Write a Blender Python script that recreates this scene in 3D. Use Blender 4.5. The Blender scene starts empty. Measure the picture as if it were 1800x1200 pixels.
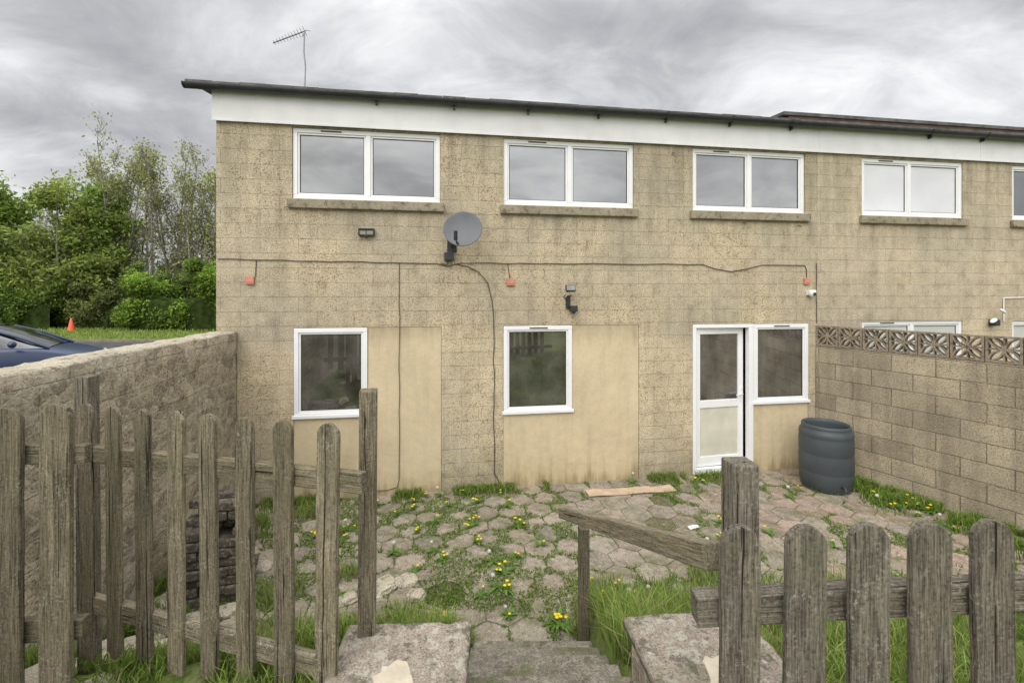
import bpy, math, random
import numpy as np
from mathutils import Vector, Matrix, noise as mnoise
R=math.radians
scene=bpy.context.scene
scene.view_settings.view_transform='Standard'
scene.view_settings.look='None'
scene.view_settings.exposure=0
rnd=random.Random(7)
TH=math.atan(0.1538); CT,ST=math.cos(TH),math.sin(TH)
FY=6.104
def W(u,d,z):   # facade coordinates: u along, d outwards from the wall, z up
    return Vector((u*CT+d*ST, FY+u*ST-d*CT, z))
def link(o):
    scene.collection.objects.link(o); return o
# ------------------------------------------------------------------ materials
def mk(name,rough=0.8,spec=0.3):
    m=bpy.data.materials.new(name); m.use_nodes=True
    nt=m.node_tree; b=nt.nodes['Principled BSDF']
    b.inputs['Roughness'].default_value=rough
    b.inputs['Specular IOR Level'].default_value=spec
    return m,nt,b
class NB:
    def __init__(s,nt): s.nt=nt
    def _set(s,sock,v):
        if isinstance(v,bpy.types.NodeSocket): s.nt.links.new(v,sock)
        elif v is not None:
            if isinstance(v,(tuple,list)) and len(v)==3 and sock.type=='RGBA': v=(*v,1)
            sock.default_value=v
    def coord(s,kind='Object'):
        return s.nt.nodes.new('ShaderNodeTexCoord').outputs[kind]
    def mapping(s,v,scale=(1,1,1),loc=(0,0,0),rot=(0,0,0)):
        n=s.nt.nodes.new('ShaderNodeMapping'); s._set(n.inputs[0],v)
        n.inputs['Scale'].default_value=scale; n.inputs['Location'].default_value=loc; n.inputs['Rotation'].default_value=rot
        return n.outputs[0]
    def noise(s,v,scale,detail=4,rough=0.55,dist=0.0,out=0):
        n=s.nt.nodes.new('ShaderNodeTexNoise'); s._set(n.inputs['Vector'],v)
        n.inputs['Scale'].default_value=scale; n.inputs['Detail'].default_value=detail
        n.inputs['Roughness'].default_value=rough; n.inputs['Distortion'].default_value=dist
        return n.outputs[out]
    def voro(s,v,scale,feature='F1',out='Distance',rand=1.0):
        n=s.nt.nodes.new('ShaderNodeTexVoronoi'); n.feature=feature; s._set(n.inputs['Vector'],v)
        n.inputs['Scale'].default_value=scale; n.inputs['Randomness'].default_value=rand
        return n.outputs[out]
    def ramp(s,f,stops):
        n=s.nt.nodes.new('ShaderNodeValToRGB'); s._set(n.inputs[0],f)
        cr=n.color_ramp
        while len(cr.elements)<len(stops): cr.elements.new(0.5)
        for e,(p,c) in zip(cr.elements,stops):
            e.position=p
            if not isinstance(c,(tuple,list)): c=(c,c,c)
            e.color=(*c[:3],1)
        return n.outputs[0]
    def mix(s,f,a,b,mode='MIX'):
        n=s.nt.nodes.new('ShaderNodeMix'); n.data_type='RGBA'; n.blend_type=mode
        s._set(n.inputs[0],f); s._set(n.inputs[6],a); s._set(n.inputs[7],b)
        return n.outputs[2]
    def math(s,op,a,b=None,c=None,clamp=False):
        n=s.nt.nodes.new('ShaderNodeMath'); n.operation=op; n.use_clamp=clamp
        s._set(n.inputs[0],a)
        if b is not None: s._set(n.inputs[1],b)
        if c is not None: s._set(n.inputs[2],c)
        return n.outputs[0]
    def sep(s,v):
        n=s.nt.nodes.new('ShaderNodeSeparateXYZ'); s._set(n.inputs[0],v); return n.outputs
    def comb(s,x,y,z):
        n=s.nt.nodes.new('ShaderNodeCombineXYZ')
        s._set(n.inputs[0],x); s._set(n.inputs[1],y); s._set(n.inputs[2],z); return n.outputs[0]
    def vadd(s,a,b):
        n=s.nt.nodes.new('ShaderNodeVectorMath'); n.operation='ADD'
        s._set(n.inputs[0],a); s._set(n.inputs[1],b); return n.outputs[0]
    def brick(s,v,w,h,mortar,smooth=0.2,off=0.5,c1=(1,1,1),c2=(.5,.5,.5),bias=0):
        n=s.nt.nodes.new('ShaderNodeTexBrick'); s._set(n.inputs['Vector'],v)
        n.offset=off
        n.inputs['Scale'].default_value=1; n.inputs['Brick Width'].default_value=w
        n.inputs['Row Height'].default_value=h; n.inputs['Mortar Size'].default_value=mortar
        n.inputs['Mortar Smooth'].default_value=smooth
        n.inputs['Bias'].default_value=bias
        n.inputs['Color1'].default_value=(*c1,1); n.inputs['Color2'].default_value=(*c2,1)
        n.inputs['Mortar'].default_value=(0.92,0.92,0.92,1)
        return n.outputs['Color'],n.outputs['Fac']
    def bump(s,h,dist=0.01,strength=1.0,normal=None):
        n=s.nt.nodes.new('ShaderNodeBump'); s._set(n.inputs['Height'],h)
        n.inputs['Distance'].default_value=dist; n.inputs['Strength'].default_value=strength
        if normal is not None: s._set(n.inputs['Normal'],normal)
        return n.outputs[0]
    def rand(s):
        return s.nt.nodes.new('ShaderNodeObjectInfo').outputs['Random']
    def attr(s,name):
        n=s.nt.nodes.new('ShaderNodeAttribute'); n.attribute_name=name; return n.outputs['Color']

def simple(name,col,rough=0.6,spec=0.4,var=0.25,scale=8,metal=0,bump=0.0):
    m,nt,b=mk(name,rough,spec); g=NB(nt); v=g.coord()
    f=g.noise(v,scale,3)
    lo=tuple(c*(1-var) for c in col); hi=tuple(min(1,c*(1+var)) for c in col)
    c=g.ramp(f,[(0.3,lo),(0.7,hi)])
    nt.links.new(c,b.inputs['Base Color']); b.inputs['Metallic'].default_value=metal
    if bump: nt.links.new(g.bump(g.noise(v,scale*6,3),bump),b.inputs['Normal'])
    return m

def blockwall_mat(name,bw,bh,mort,tanc,greyc,speck=1.0,joint_dark=0.55,zgrad=True,rubble=0.0,varb=0.2,streak=0.90,jmin=0.2):
    m,nt,b=mk(name,0.92,0.12); g=NB(nt); v=g.coord(); x,y,z=g.sep(v)
    xy=g.math('ADD',x,y); p=g.comb(xy,z,0.0)
    wob=g.noise(p,9.0,2,out=1)
    pj=g.vadd(p,g.mapping(wob,(0.012,0.012,0),(-0.006,-0.006,0)))
    bc,bf=g.brick(pj,bw,bh,mort,0.6,c1=(1,1,1),c2=(1-varb,)*3)
    n1=g.noise(p,0.75,5,0.62)
    col=g.mix(g.ramp(n1,[(0.36,0),(0.62,1)]),tanc,greyc)
    col=g.mix(1.0,col,bc,'MULTIPLY')
    n2=g.noise(p,6,6,0.78)
    col=g.mix(1.0,col,g.ramp(n2,[(0.28,0.66),(0.5,0.98),(0.75,1.22)]),'MULTIPLY')
    n3=g.noise(p,65,3,0.85)
    col=g.mix(1.0,col,g.ramp(n3,[(0.30,0.42),(0.5,1.0),(0.68,1.42)]),'MULTIPLY')
    st=g.noise(g.mapping(p,(4.5,0.5,1)),1.0,4,0.6)
    col=g.mix(1.0,col,g.ramp(st,[(0.36,streak),(0.55,1.03)]),'MULTIPLY')
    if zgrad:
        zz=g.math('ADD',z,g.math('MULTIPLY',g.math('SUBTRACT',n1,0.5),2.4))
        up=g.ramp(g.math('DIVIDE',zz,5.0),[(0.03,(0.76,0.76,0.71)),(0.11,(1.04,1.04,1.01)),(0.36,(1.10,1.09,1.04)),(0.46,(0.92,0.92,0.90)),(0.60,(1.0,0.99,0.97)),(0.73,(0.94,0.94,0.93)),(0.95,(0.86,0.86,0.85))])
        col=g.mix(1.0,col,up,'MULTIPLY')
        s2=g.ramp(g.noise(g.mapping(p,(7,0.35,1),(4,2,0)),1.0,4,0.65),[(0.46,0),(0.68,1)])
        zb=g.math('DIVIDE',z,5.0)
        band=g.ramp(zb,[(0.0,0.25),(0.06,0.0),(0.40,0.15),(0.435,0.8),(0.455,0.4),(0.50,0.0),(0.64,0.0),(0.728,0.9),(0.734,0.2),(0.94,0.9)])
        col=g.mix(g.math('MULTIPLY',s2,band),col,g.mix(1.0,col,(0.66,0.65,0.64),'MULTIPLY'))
    jm=g.math('MULTIPLY',bf,g.ramp(g.noise(p,3.5,3),[(0.38,jmin),(0.62,1.0)]))
    col=g.mix(jm,col,g.mix(1.0,col,(joint_dark,)*3,'MULTIPLY'))
    vo=g.voro(p,36)
    sm=g.ramp(n1,[(0.40,0.36),(0.62,0.14)])
    sp=g.ramp(g.math('SUBTRACT',g.math('MULTIPLY',sm,speck),vo),[(0.0,0),(0.12,1)])
    col=g.mix(g.math('MULTIPLY',sp,0.5),col,(0.10,0.085,0.06))
    hx=None
    if rubble>0:
        pw=g.vadd(p,g.mapping(g.noise(p,5.0,3,0.6,0,1),(0.10,0.10,0),(-0.05,-0.05,0)))
        pw=g.mapping(pw,(0.6,1.0,1))
        ve=g.voro(pw,11.0,'DISTANCE_TO_EDGE'); vc=g.voro(pw,11.0,'F1','Color')
        vx,vy,vz=g.sep(vc)
        col=g.mix(1.0,col,g.ramp(vx,[(0.0,0.70),(1.0,1.22)]),'MULTIPLY')
        mo=g.math('MULTIPLY',g.ramp(ve,[(0.02,1),(0.09,0)]),g.ramp(n2,[(0.40,0.1),(0.58,0.8)]))
        col=g.mix(g.math('MULTIPLY',mo,rubble),col,(0.52,0.465,0.36))
        l=g.ramp(g.noise(p,14,5,0.8,0.4),[(0.52,0),(0.59,1)])
        l2=g.ramp(g.noise(p,1.6,3),[(0.38,0.2),(0.6,1)])
        col=g.mix(g.math('MULTIPLY',g.math('MULTIPLY',l,l2),0.8),col,(0.56,0.53,0.45))
        dk=g.ramp(g.noise(g.mapping(p,(1,1,1),(5,9,0)),5.5,5,0.8),[(0.52,0),(0.64,0.65)])
        col=g.mix(dk,col,(0.13,0.105,0.07))
        hx=g.math('MULTIPLY',g.ramp(ve,[(0.0,0),(0.12,1)]),0.3)
    nt.links.new(col,b.inputs['Base Color'])
    hgt=g.math('ADD',g.math('MULTIPLY',bf,-0.45),g.math('ADD',g.math('MULTIPLY',n3,0.6),g.math('MULTIPLY',sp,-0.4)))
    hgt=g.math('ADD',hgt,g.math('MULTIPLY',n2,0.7))
    if hx is not None: hgt=g.math('ADD',hgt,hx)
    nt.links.new(g.bump(hgt,0.012,0.85),b.inputs['Normal'])
    return m
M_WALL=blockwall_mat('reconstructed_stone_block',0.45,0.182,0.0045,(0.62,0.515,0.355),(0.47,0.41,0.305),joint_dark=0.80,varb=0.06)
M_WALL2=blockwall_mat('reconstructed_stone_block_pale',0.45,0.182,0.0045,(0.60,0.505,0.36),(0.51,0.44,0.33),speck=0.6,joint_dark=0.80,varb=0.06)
M_RWALL=blockwall_mat('garden_wall_block',0.45,0.225,0.008,(0.54,0.455,0.32),(0.37,0.32,0.235),speck=0.8,joint_dark=0.5,zgrad=False,varb=0.28,jmin=0.6,streak=0.75)
M_LWALL=blockwall_mat('old_garden_wall_block',0.45,0.225,0.006,(0.50,0.425,0.31),(0.38,0.33,0.245),speck=1.1,joint_dark=0.68,zgrad=False,rubble=0.8,varb=0.14)
def render_mat():
    m,nt,b=mk('painted_cement_render',0.85,0.2); g=NB(nt); v=g.coord(); x,y,z=g.sep(v); p=g.comb(x,z,0.0)
    n=g.noise(p,1.3,6,0.65)
    c=g.ramp(n,[(0.3,(0.54,0.445,0.295)),(0.5,(0.62,0.515,0.34)),(0.7,(0.67,0.56,0.375))])
    st=g.noise(g.mapping(p,(6,0.5,1)),1,4,0.6)
    c=g.mix(1.0,c,g.ramp(st,[(0.35,0.93),(0.5,1.01)]),'MULTIPLY')
    c=g.mix(1.0,c,g.ramp(g.noise(p,10,6,0.75),[(0.3,0.90),(0.65,1.05)]),'MULTIPLY')
    c=g.mix(1.0,c,g.ramp(g.noise(p,90,2,0.75),[(0.3,0.90),(0.65,1.07)]),'MULTIPLY')
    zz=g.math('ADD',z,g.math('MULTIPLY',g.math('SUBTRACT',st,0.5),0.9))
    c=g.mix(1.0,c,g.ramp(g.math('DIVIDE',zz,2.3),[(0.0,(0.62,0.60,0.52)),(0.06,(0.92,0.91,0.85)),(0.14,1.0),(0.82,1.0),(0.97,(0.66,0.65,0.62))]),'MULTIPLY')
    nt.links.new(c,b.inputs['Base Color'])
    nt.links.new(g.bump(g.noise(p,50,4,0.7),0.004),b.inputs['Normal'])
    return m
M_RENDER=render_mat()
M_UPVC=simple('white_upvc',(0.82,0.82,0.82),0.35,0.5,0.04,3)
def fascia_mat():
    m,nt,b=mk('white_fascia_board',0.5,0.4); g=NB(nt); v=g.coord()
    c=g.ramp(g.noise(g.mapping(v,(1,1,3)),0.8,5,0.6),[(0.3,(0.62,0.62,0.615)),(0.6,(0.72,0.72,0.715))])
    c=g.mix(1.0,c,g.ramp(g.noise(g.mapping(v,(5,1,1.5)),1,4),[(0.35,0.95),(0.55,1.0)]),'MULTIPLY')
    nt.links.new(c,b.inputs['Base Color']); return m
M_FASCIA=fascia_mat()
M_BLACK=simple('black_plastic',(0.03,0.031,0.034),0.4,0.5,0.3,10)
M_DISH=simple('grey_coated_metal',(0.10,0.105,0.115),0.45,0.5,0.15,4)
M_STEEL=simple('galvanised_steel',(0.26,0.26,0.27),0.45,0.5,0.15,20,0.6)
M_ROOF=simple('weathered_concrete_tile',(0.12,0.115,0.11),0.85,0.2,0.4,6,0,0.01)
M_RED=simple('faded_red_plastic',(0.56,0.23,0.17),0.6,0.3,0.15,10)
M_CABLE=simple('brown_cable',(0.085,0.07,0.055),0.6,0.3,0.2,10)
def glass_mat(name,base,refl,var=0.5,sc=1.3):
    m,nt,b=mk(name,0.05,0.5); g=NB(nt); v=g.coord()
    c=g.ramp(g.noise(v,sc,3),[(0.35,tuple(k*(1-var) for k in base)),(0.65,tuple(k*(1+var) for k in base))])
    nt.links.new(c,b.inputs['Base Color'])
    gl=nt.nodes.new('ShaderNodeBsdfGlossy'); gl.inputs['Roughness'].default_value=0.015; gl.inputs['Color'].default_value=(0.92,0.93,0.93,1)
    ms=nt.nodes.new('ShaderNodeMixShader'); ms.inputs[0].default_value=refl
    out=nt.nodes['Material Output']
    nt.links.new(b.outputs[0],ms.inputs[1]); nt.links.new(gl.outputs[0],ms.inputs[2]); nt.links.new(ms.outputs[0],out.inputs['Surface'])
    nt.links.new(g.bump(g.noise(v,1.1,2),0.004,0.4),gl.inputs['Normal'])
    return m
M_GLASS_UP=glass_mat('window_glass',(0.035,0.037,0.037),0.26)
M_GLASS_LOW=glass_mat('dim_room_glass',(0.075,0.071,0.062),0.24,0.6,2.2)
M_GLASS_BLIND=glass_mat('glass_with_white_blind',(0.62,0.62,0.63),0.20,0.06)
M_GLASS_CAR=glass_mat('car_glass',(0.015,0.016,0.018),0.10)
M_FROST=simple('frosted_door_panel',(0.62,0.60,0.49),0.3,0.5,0.10,4)
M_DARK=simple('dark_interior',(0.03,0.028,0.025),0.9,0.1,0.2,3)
def wood_mat(name,c1,c2,c3):
    m,nt,b=mk(name,0.9,0.12); g=NB(nt); v=g.coord()
    r=g.rand(); v2=g.vadd(v,g.comb(g.math('MULTIPLY',r,13.0),g.math('MULTIPLY',r,7.0),g.math('MULTIPLY',r,29.0)))
    d=g.noise(v2,4,2,out=1)
    vv=g.vadd(v2,g.mapping(d,(0.012,0.012,0)))
    grain=g.noise(g.mapping(vv,(1,1,0.035)),190,4,0.75)
    broad=g.noise(g.mapping(vv,(1,1,0.12)),16,4,0.6)
    c=g.ramp(grain,[(0.36,c1),(0.5,c2),(0.64,c3)])
    c=g.mix(1.0,c,g.ramp(broad,[(0.3,(0.70,0.70,0.70)),(0.5,(1,1,0.99)),(0.7,(1.17,1.14,1.07))]),'MULTIPLY')
    nm=g.noise(v2,9,4,0.7)
    c=g.mix(g.ramp(nm,[(0.54,0),(0.68,0.45)]),c,(0.15,0.155,0.085))
    lf=g.noise(v2,95,3,0.75)
    c=g.mix(g.math('MULTIPLY',g.ramp(lf,[(0.55,0),(0.61,0.8)]),g.ramp(nm,[(0.36,1),(0.52,0.25)])),c,(0.38,0.375,0.315))
    c=g.mix(g.ramp(lf,[(0.36,0.6),(0.42,0)]),c,(0.05,0.042,0.03))
    crack=g.ramp(g.noise(g.mapping(vv,(1,1,0.018)),62,3,0.6),[(0.32,1),(0.37,0)])
    c=g.mix(crack,c,(0.035,0.029,0.022))
    c=g.mix(1.0,c,g.ramp(r,[(0,0.82),(1,1.16)]),'MULTIPLY')
    nt.links.new(c,b.inputs['Base Color'])
    h=g.math('SUBTRACT',grain,g.math('MULTIPLY',crack,1.2))
    nt.links.new(g.bump(h,0.008,1.0),b.inputs['Normal'])
    return m
M_WOOD=wood_mat('weathered_timber',(0.105,0.087,0.058),(0.205,0.175,0.118),(0.32,0.278,0.195))
M_WOODG=wood_mat('grey_weathered_timber',(0.088,0.075,0.058),(0.175,0.153,0.12),(0.28,0.25,0.20))
def rail_variant(src,name):
    m=src.copy(); m.name=name
    for n in m.node_tree.nodes:
        if n.type=='MAPPING':
            s=n.inputs['Scale'].default_value
            if s[2]<0.5 and s[0]==1: n.inputs['Scale'].default_value=(s[2],s[1],s[0])
    return m
M_RAIL=rail_variant(M_WOOD,'weathered_rail_timber'); M_RAILG=rail_variant(M_WOODG,'grey_weathered_rail_timber')
def stone_mat(name,c1,c2,lich=0.6,sc=1.0,moss=0.0):
    m,nt,b=mk(name,0.95,0.12); g=NB(nt); v=g.coord('Object')
    c=g.ramp(g.noise(v,4*sc,5,0.7),[(0.3,c1),(0.68,c2)])
    c=g.mix(1.0,c,g.ramp(g.noise(v,110*sc,3,0.8),[(0.3,0.45),(0.5,1.0),(0.65,1.4)]),'MULTIPLY')
    l=g.ramp(g.noise(v,22*sc,5,0.8),[(0.53,0),(0.58,1)])
    c=g.mix(g.math('MULTIPLY',l,lich),c,(0.52,0.50,0.42))
    l2=g.ramp(g.noise(g.mapping(v,(1,1,1),(3,8,1)),14*sc,5,0.75),[(0.54,0),(0.61,0.7)])
    c=g.mix(l2,c,(0.10,0.09,0.07))
    s=g.ramp(g.voro(v,45*sc),[(0.12,1),(0.20,0)])
    c=g.mix(g.math('MULTIPLY',s,0.6),c,(0.06,0.05,0.04))
    if moss:
        mo=g.ramp(g.noise(g.mapping(v,(1,1,1),(9,1,4)),5*sc,5,0.8),[(0.52,0),(0.62,moss)])
        c=g.mix(mo,c,(0.11,0.13,0.045))
    nt.links.new(c,b.inputs['Base Color'])
    nt.links.new(g.bump(g.noise(v,60*sc,5,0.8),0.012,1.0),b.inputs['Normal'])
    return m
M_CAP=stone_mat('lichened_coping_stone',(0.26,0.22,0.175),(0.42,0.36,0.29),0.75,1,0.35)
M_STONE=stone_mat('limestone_rubble',(0.42,0.37,0.28),(0.57,0.51,0.39),0.4)
M_STEP=stone_mat('worn_concrete_step',(0.18,0.16,0.125),(0.30,0.27,0.215),0.35,1,0.6)
M_SILL=stone_mat('stained_concrete_sill',(0.26,0.22,0.155),(0.40,0.35,0.25),0.15)
M_MORTAR=simple('pale_mortar',(0.50,0.44,0.34),0.95,0.1,0.15,12,0,0.004)
M_BRICK=stone_mat('dark_weathered_brick',(0.085,0.07,0.055),(0.17,0.14,0.11),0.45,1.5)
M_SCREEN=stone_mat('weathered_screen_block',(0.22,0.18,0.13),(0.38,0.32,0.24),0.4)
def paver_mat():
    m,nt,b=mk('hexagonal_paving',0.93,0.12); g=NB(nt); v=g.coord()
    t=g.attr('tint')
    c=g.ramp(g.noise(v,2.2,4,0.65),[(0.32,(0.235,0.205,0.165)),(0.5,(0.315,0.275,0.225)),(0.7,(0.37,0.325,0.265))])
    c=g.mix(1.0,c,t,'MULTIPLY')
    c=g.mix(1.0,c,g.ramp(g.noise(v,75,4,0.8),[(0.3,0.5),(0.5,1.0),(0.66,1.35)]),'MULTIPLY')
    l=g.ramp(g.noise(v,17,5,0.75),[(0.54,0),(0.61,1)])
    c=g.mix(g.math('MULTIPLY',l,0.4),c,(0.48,0.445,0.35))
    dk=g.ramp(g.noise(g.mapping(v,(1,1,1),(7,2,0)),7,6,0.8),[(0.50,0),(0.60,0.6)])
    c=g.mix(dk,c,(0.14,0.12,0.085))
    mo=g.ramp(g.noise(v,2.1,7,0.82),[(0.50,0),(0.60,0.6)])
    c=g.mix(mo,c,(0.125,0.14,0.055))
    nt.links.new(c,b.inputs['Base Color'])
    nt.links.new(g.bump(g.noise(v,45,5,0.8),0.008,1.0),b.inputs['Normal'])
    return m
M_PAVE=paver_mat()
def ground_mat():
    m,nt,b=mk('grass_and_soil',0.95,0.1); g=NB(nt); v=g.coord()
    gr=g.ramp(g.noise(v,1.8,6,0.75),[(0.3,(0.07,0.09,0.025)),(0.5,(0.12,0.165,0.04)),(0.7,(0.19,0.23,0.065))])
    so=g.ramp(g.noise(v,14,5,0.7),[(0.3,(0.11,0.095,0.06)),(0.7,(0.24,0.205,0.145))])
    x,y,z=g.sep(v)
    nn=g.noise(v,4,5,0.7)
    low=g.math('MULTIPLY',g.math('LESS_THAN',z,0.08),g.math('LESS_THAN',y,8.0))
    moss=g.mix(g.ramp(nn,[(0.44,1.0),(0.56,0.15)]),(0.11,0.135,0.04),so)
    c=g.mix(low,gr,moss)
    bare=g.ramp(g.noise(v,5,4,0.7),[(0.52,0),(0.64,0.6)])
    c=g.mix(bare,c,so)
    c=g.mix(1.0,c,g.ramp(g.noise(v,40,3,0.7),[(0.3,0.65),(0.7,1.3)]),'MULTIPLY')
    nt.links.new(c,b.inputs['Base Color'])
    nt.links.new(g.bump(g.noise(v,25,4,0.8),0.02,1.0),b.inputs['Normal'])
    return m
M_GROUND=ground_mat()
M_ASPHALT=simple('asphalt',(0.07,0.07,0.071),0.9,0.2,0.3,3,0,0.01)
def tint_mat(name,rough=0.6,trans=0.25):
    m,nt,b=mk(name,rough,0.2); g=NB(nt); t=g.attr('tint')
    nt.links.new(t,b.inputs['Base Color'])
    tr=nt.nodes.new('ShaderNodeBsdfTranslucent'); nt.links.new(t,tr.inputs['Color'])
    ms=nt.nodes.new('ShaderNodeMixShader'); ms.inputs[0].default_value=trans
    nt.links.new(b.outputs[0],ms.inputs[1]); nt.links.new(tr.outputs[0],ms.inputs[2])
    nt.links.new(ms.outputs[0],nt.nodes['Material Output'].inputs['Surface'])
    return m
M_LEAF=tint_mat('foliage'); M_GRASS=tint_mat('grass_blade',0.55,0.3); M_GRIT=tint_mat('grit',0.9,0.0)
M_BARK=simple('bark',(0.24,0.22,0.18),0.9,0.1,0.35,6)
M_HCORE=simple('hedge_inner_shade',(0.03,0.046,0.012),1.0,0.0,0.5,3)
M_YEL=simple('yellow_petals',(0.76,0.55,0.03),0.6,0.2,0.1,30)
M_FLUFF=simple('dandelion_fluff',(0.50,0.50,0.45),0.9,0.1,0.1,30)
M_DLEAF=simple('dandelion_leaf',(0.095,0.18,0.03),0.6,0.2,0.4,9)
M_BUTT=simple('dark_blue_grey_polythene',(0.062,0.074,0.082),0.5,0.4,0.12,3)
M_CARB=simple('dark_blue_car_paint',(0.018,0.035,0.085),0.25,0.6,0.1,2)
M_TYRE=simple('tyre_rubber',(0.02,0.02,0.02),0.8,0.2,0.2,10)
M_ORANGE=simple('orange_plastic',(0.75,0.12,0.05),0.5,0.4,0.08,6)
M_CARD=simple('weathered_board',(0.50,0.38,0.27),0.85,0.2,0.2,6,0,0.003)
M_LENS=simple('lamp_lens',(0.45,0.42,0.33),0.2,0.6,0.1,20)
M_LENSD=simple('dull_lamp_lens',(0.26,0.23,0.15),0.3,0.5,0.2,20)

# ------------------------------------------------------------------ mesh builder
class MB:
    def __init__(s): s.v=[]; s.f=[]; s.mi=[]; s.sm=[]
    def add(s,vs,fs,mi=0,smooth=False):
        o=len(s.v); s.v+= [tuple(v) for v in vs]
        for f in fs: s.f.append(tuple(o+i for i in f)); s.mi.append(mi); s.sm.append(smooth)
    def box(s,x0,x1,y0,y1,z0,z1,mi=0,M=None):
        vs=[Vector(p) for p in [(x0,y0,z0),(x1,y0,z0),(x1,y1,z0),(x0,y1,z0),(x0,y0,z1),(x1,y0,z1),(x1,y1,z1),(x0,y1,z1)]]
        if M is not None: vs=[M@v for v in vs]
        s.add(vs,[(0,3,2,1),(4,5,6,7),(0,1,5,4),(1,2,6,5),(2,3,7,6),(3,0,4,7)],mi)
    def prism(s,prof,axis,a0,a1,mi=0,M=None,smooth=False):
        def mkp(p,a):
            if axis=='y': q=Vector((p[0],a,p[1]))
            elif axis=='x': q=Vector((a,p[0],p[1]))
            else: q=Vector((p[0],p[1],a))
            return M@q if M is not None else q
        n=len(prof); vs=[mkp(p,a0) for p in prof]+[mkp(p,a1) for p in prof]
        fs=[tuple(range(n-1,-1,-1)),tuple(range(n,2*n))]
        for i in range(n): j=(i+1)%n; fs.append((i,j,n+j,n+i))
        s.add(vs,fs,mi,smooth)
    def tube(s,pts,rad,sides=8,mi=0,smooth=True):
        pts=[Vector(p) for p in pts]; n=len(pts)
        if not isinstance(rad,(list,tuple)): rad=[rad]*n
        vs=[];fs=[]; ref=None
        for i,p in enumerate(pts):
            t=(pts[min(i+1,n-1)]-pts[max(i-1,0)])
            if t.length<1e-9: t=Vector((0,0,1))
            t.normalize()
            if ref is None:
                ref=Vector((0,0,1)) if abs(t.z)<0.9 else Vector((1,0,0))
            a=t.cross(ref); 
            if a.length<1e-5: a=t.cross(Vector((0,1,0)))
            a.normalize(); b=a.cross(t); ref=b
            b=t.cross(a)
            for k in range(sides):
                an=2*math.pi*k/sides
                vs.append(p+(a*math.cos(an)+b*math.sin(an))*rad[i])
        for i in range(n-1):
            for k in range(sides):
                k2=(k+1)%sides
                fs.append((i*sides+k,i*sides+k2,(i+1)*sides+k2,(i+1)*sides+k))
        s.add(vs,fs,mi,smooth)
        s.add(vs[:sides],[tuple(range(sides-1,-1,-1))],mi); s.add(vs[-sides:],[tuple(range(sides))],mi)
    def lathe(s,prof,seg=32,mi=0,center=(0,0,0),M=None,smooth=True,close=False):
        vs=[];fs=[]; n=len(prof)
        for k in range(seg):
            a=2*math.pi*k/seg
            for r,z in prof:
                q=Vector((center[0]+r*math.cos(a),center[1]+r*math.sin(a),center[2]+z))
                vs.append(M@q if M is not None else q)
        for k in range(seg):
            k2=(k+1)%seg
            for i in range(n-1): fs.append((k*n+i,k2*n+i,k2*n+i+1,k*n+i+1))
        s.add(vs,fs,mi,smooth)
    def obj(s,name,mats,parent=None,loc=(0,0,0),rotz=0.0,bevel=0.0,label=None,bseg=2,sub=0):
        me=bpy.data.meshes.new(name); me.from_pydata(s.v,[],s.f); me.update()
        for m in (mats if isinstance(mats,(list,tuple)) else [mats]): me.materials.append(m)
        me.polygons.foreach_set('material_index',s.mi); me.polygons.foreach_set('use_smooth',s.sm)
        o=bpy.data.objects.new(name,me); link(o)
        o.location=loc; o.rotation_euler=(0,0,rotz)
        if parent: o.parent=parent
        if bevel:
            b=o.modifiers.new('bevel','BEVEL'); b.width=bevel; b.segments=bseg; b.limit_method='ANGLE'; b.angle_limit=R(40)
        if sub:
            b=o.modifiers.new('sub','SUBSURF'); b.levels=sub; b.render_levels=sub
        if label: o['label']=label
        return o
def empty(name,loc,rotz=0.0,parent=None,label=None,cat=None,group=None):
    e=bpy.data.objects.new(name,None); link(e); e.location=loc; e.rotation_euler=(0,0,rotz); e.empty_display_size=0.2
    if parent: e.parent=parent
    tag(e,label,cat,group); return e
def tag(o,label=None,cat=None,group=None,kind=None):
    if label: o['label']=label
    if cat: o['category']=cat
    if group: o['group']=group
    if kind: o['kind']=kind
    return o

# ------------------------------------------------------------------ camera, light, sky
cam=bpy.data.cameras.new('camera'); co=bpy.data.objects.new('camera',cam); link(co)
co.location=(0,0,2.6); co.rotation_euler=(R(90),0,0)
cam.lens=16; cam.sensor_width=36; cam.shift_y=-0.0472; cam.clip_end=2000; cam.clip_start=0.02
scene.camera=co
SUN_EL,SUN_AZ=R(42),R(205)
w=bpy.data.worlds.new('World'); scene.world=w; w.use_nodes=True
nt=w.node_tree; nt.nodes.clear(); g=NB(nt)
out=nt.nodes.new('ShaderNodeOutputWorld')
sky=nt.nodes.new('ShaderNodeTexSky'); sky.sky_type='NISHITA'; sky.sun_disc=False; sky.sun_elevation=SUN_EL; sky.sun_rotation=SUN_AZ; sky.air_density=1; sky.dust_density=5
bg1=nt.nodes.new('ShaderNodeBackground'); nt.links.new(sky.outputs[0],bg1.inputs[0]); bg1.inputs[1].default_value=0.012
v=g.coord('Generated'); x,y,z=g.sep(v)
zz=g.math('ADD',g.math('MAXIMUM',z,0.0),0.34)
p=g.comb(g.math('DIVIDE',x,zz),g.math('DIVIDE',y,zz),0.0)
n1=g.noise(g.mapping(p,(1.0,1.2,1),(7.4,2.9,0)),1.15,7,0.52,0.45)
n2=g.noise(g.mapping(p,(1,1.3,1),(1.3,5.2,0)),3.2,6,0.6,0.6)
nn=g.math('ADD',g.math('MULTIPLY',n1,0.64),g.math('MULTIPLY',n2,0.36))
c=g.ramp(nn,[(0.36,(0.36,0.36,0.375)),(0.45,(0.49,0.49,0.505)),(0.53,(0.68,0.68,0.69)),(0.62,(0.92,0.92,0.925))])
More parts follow.
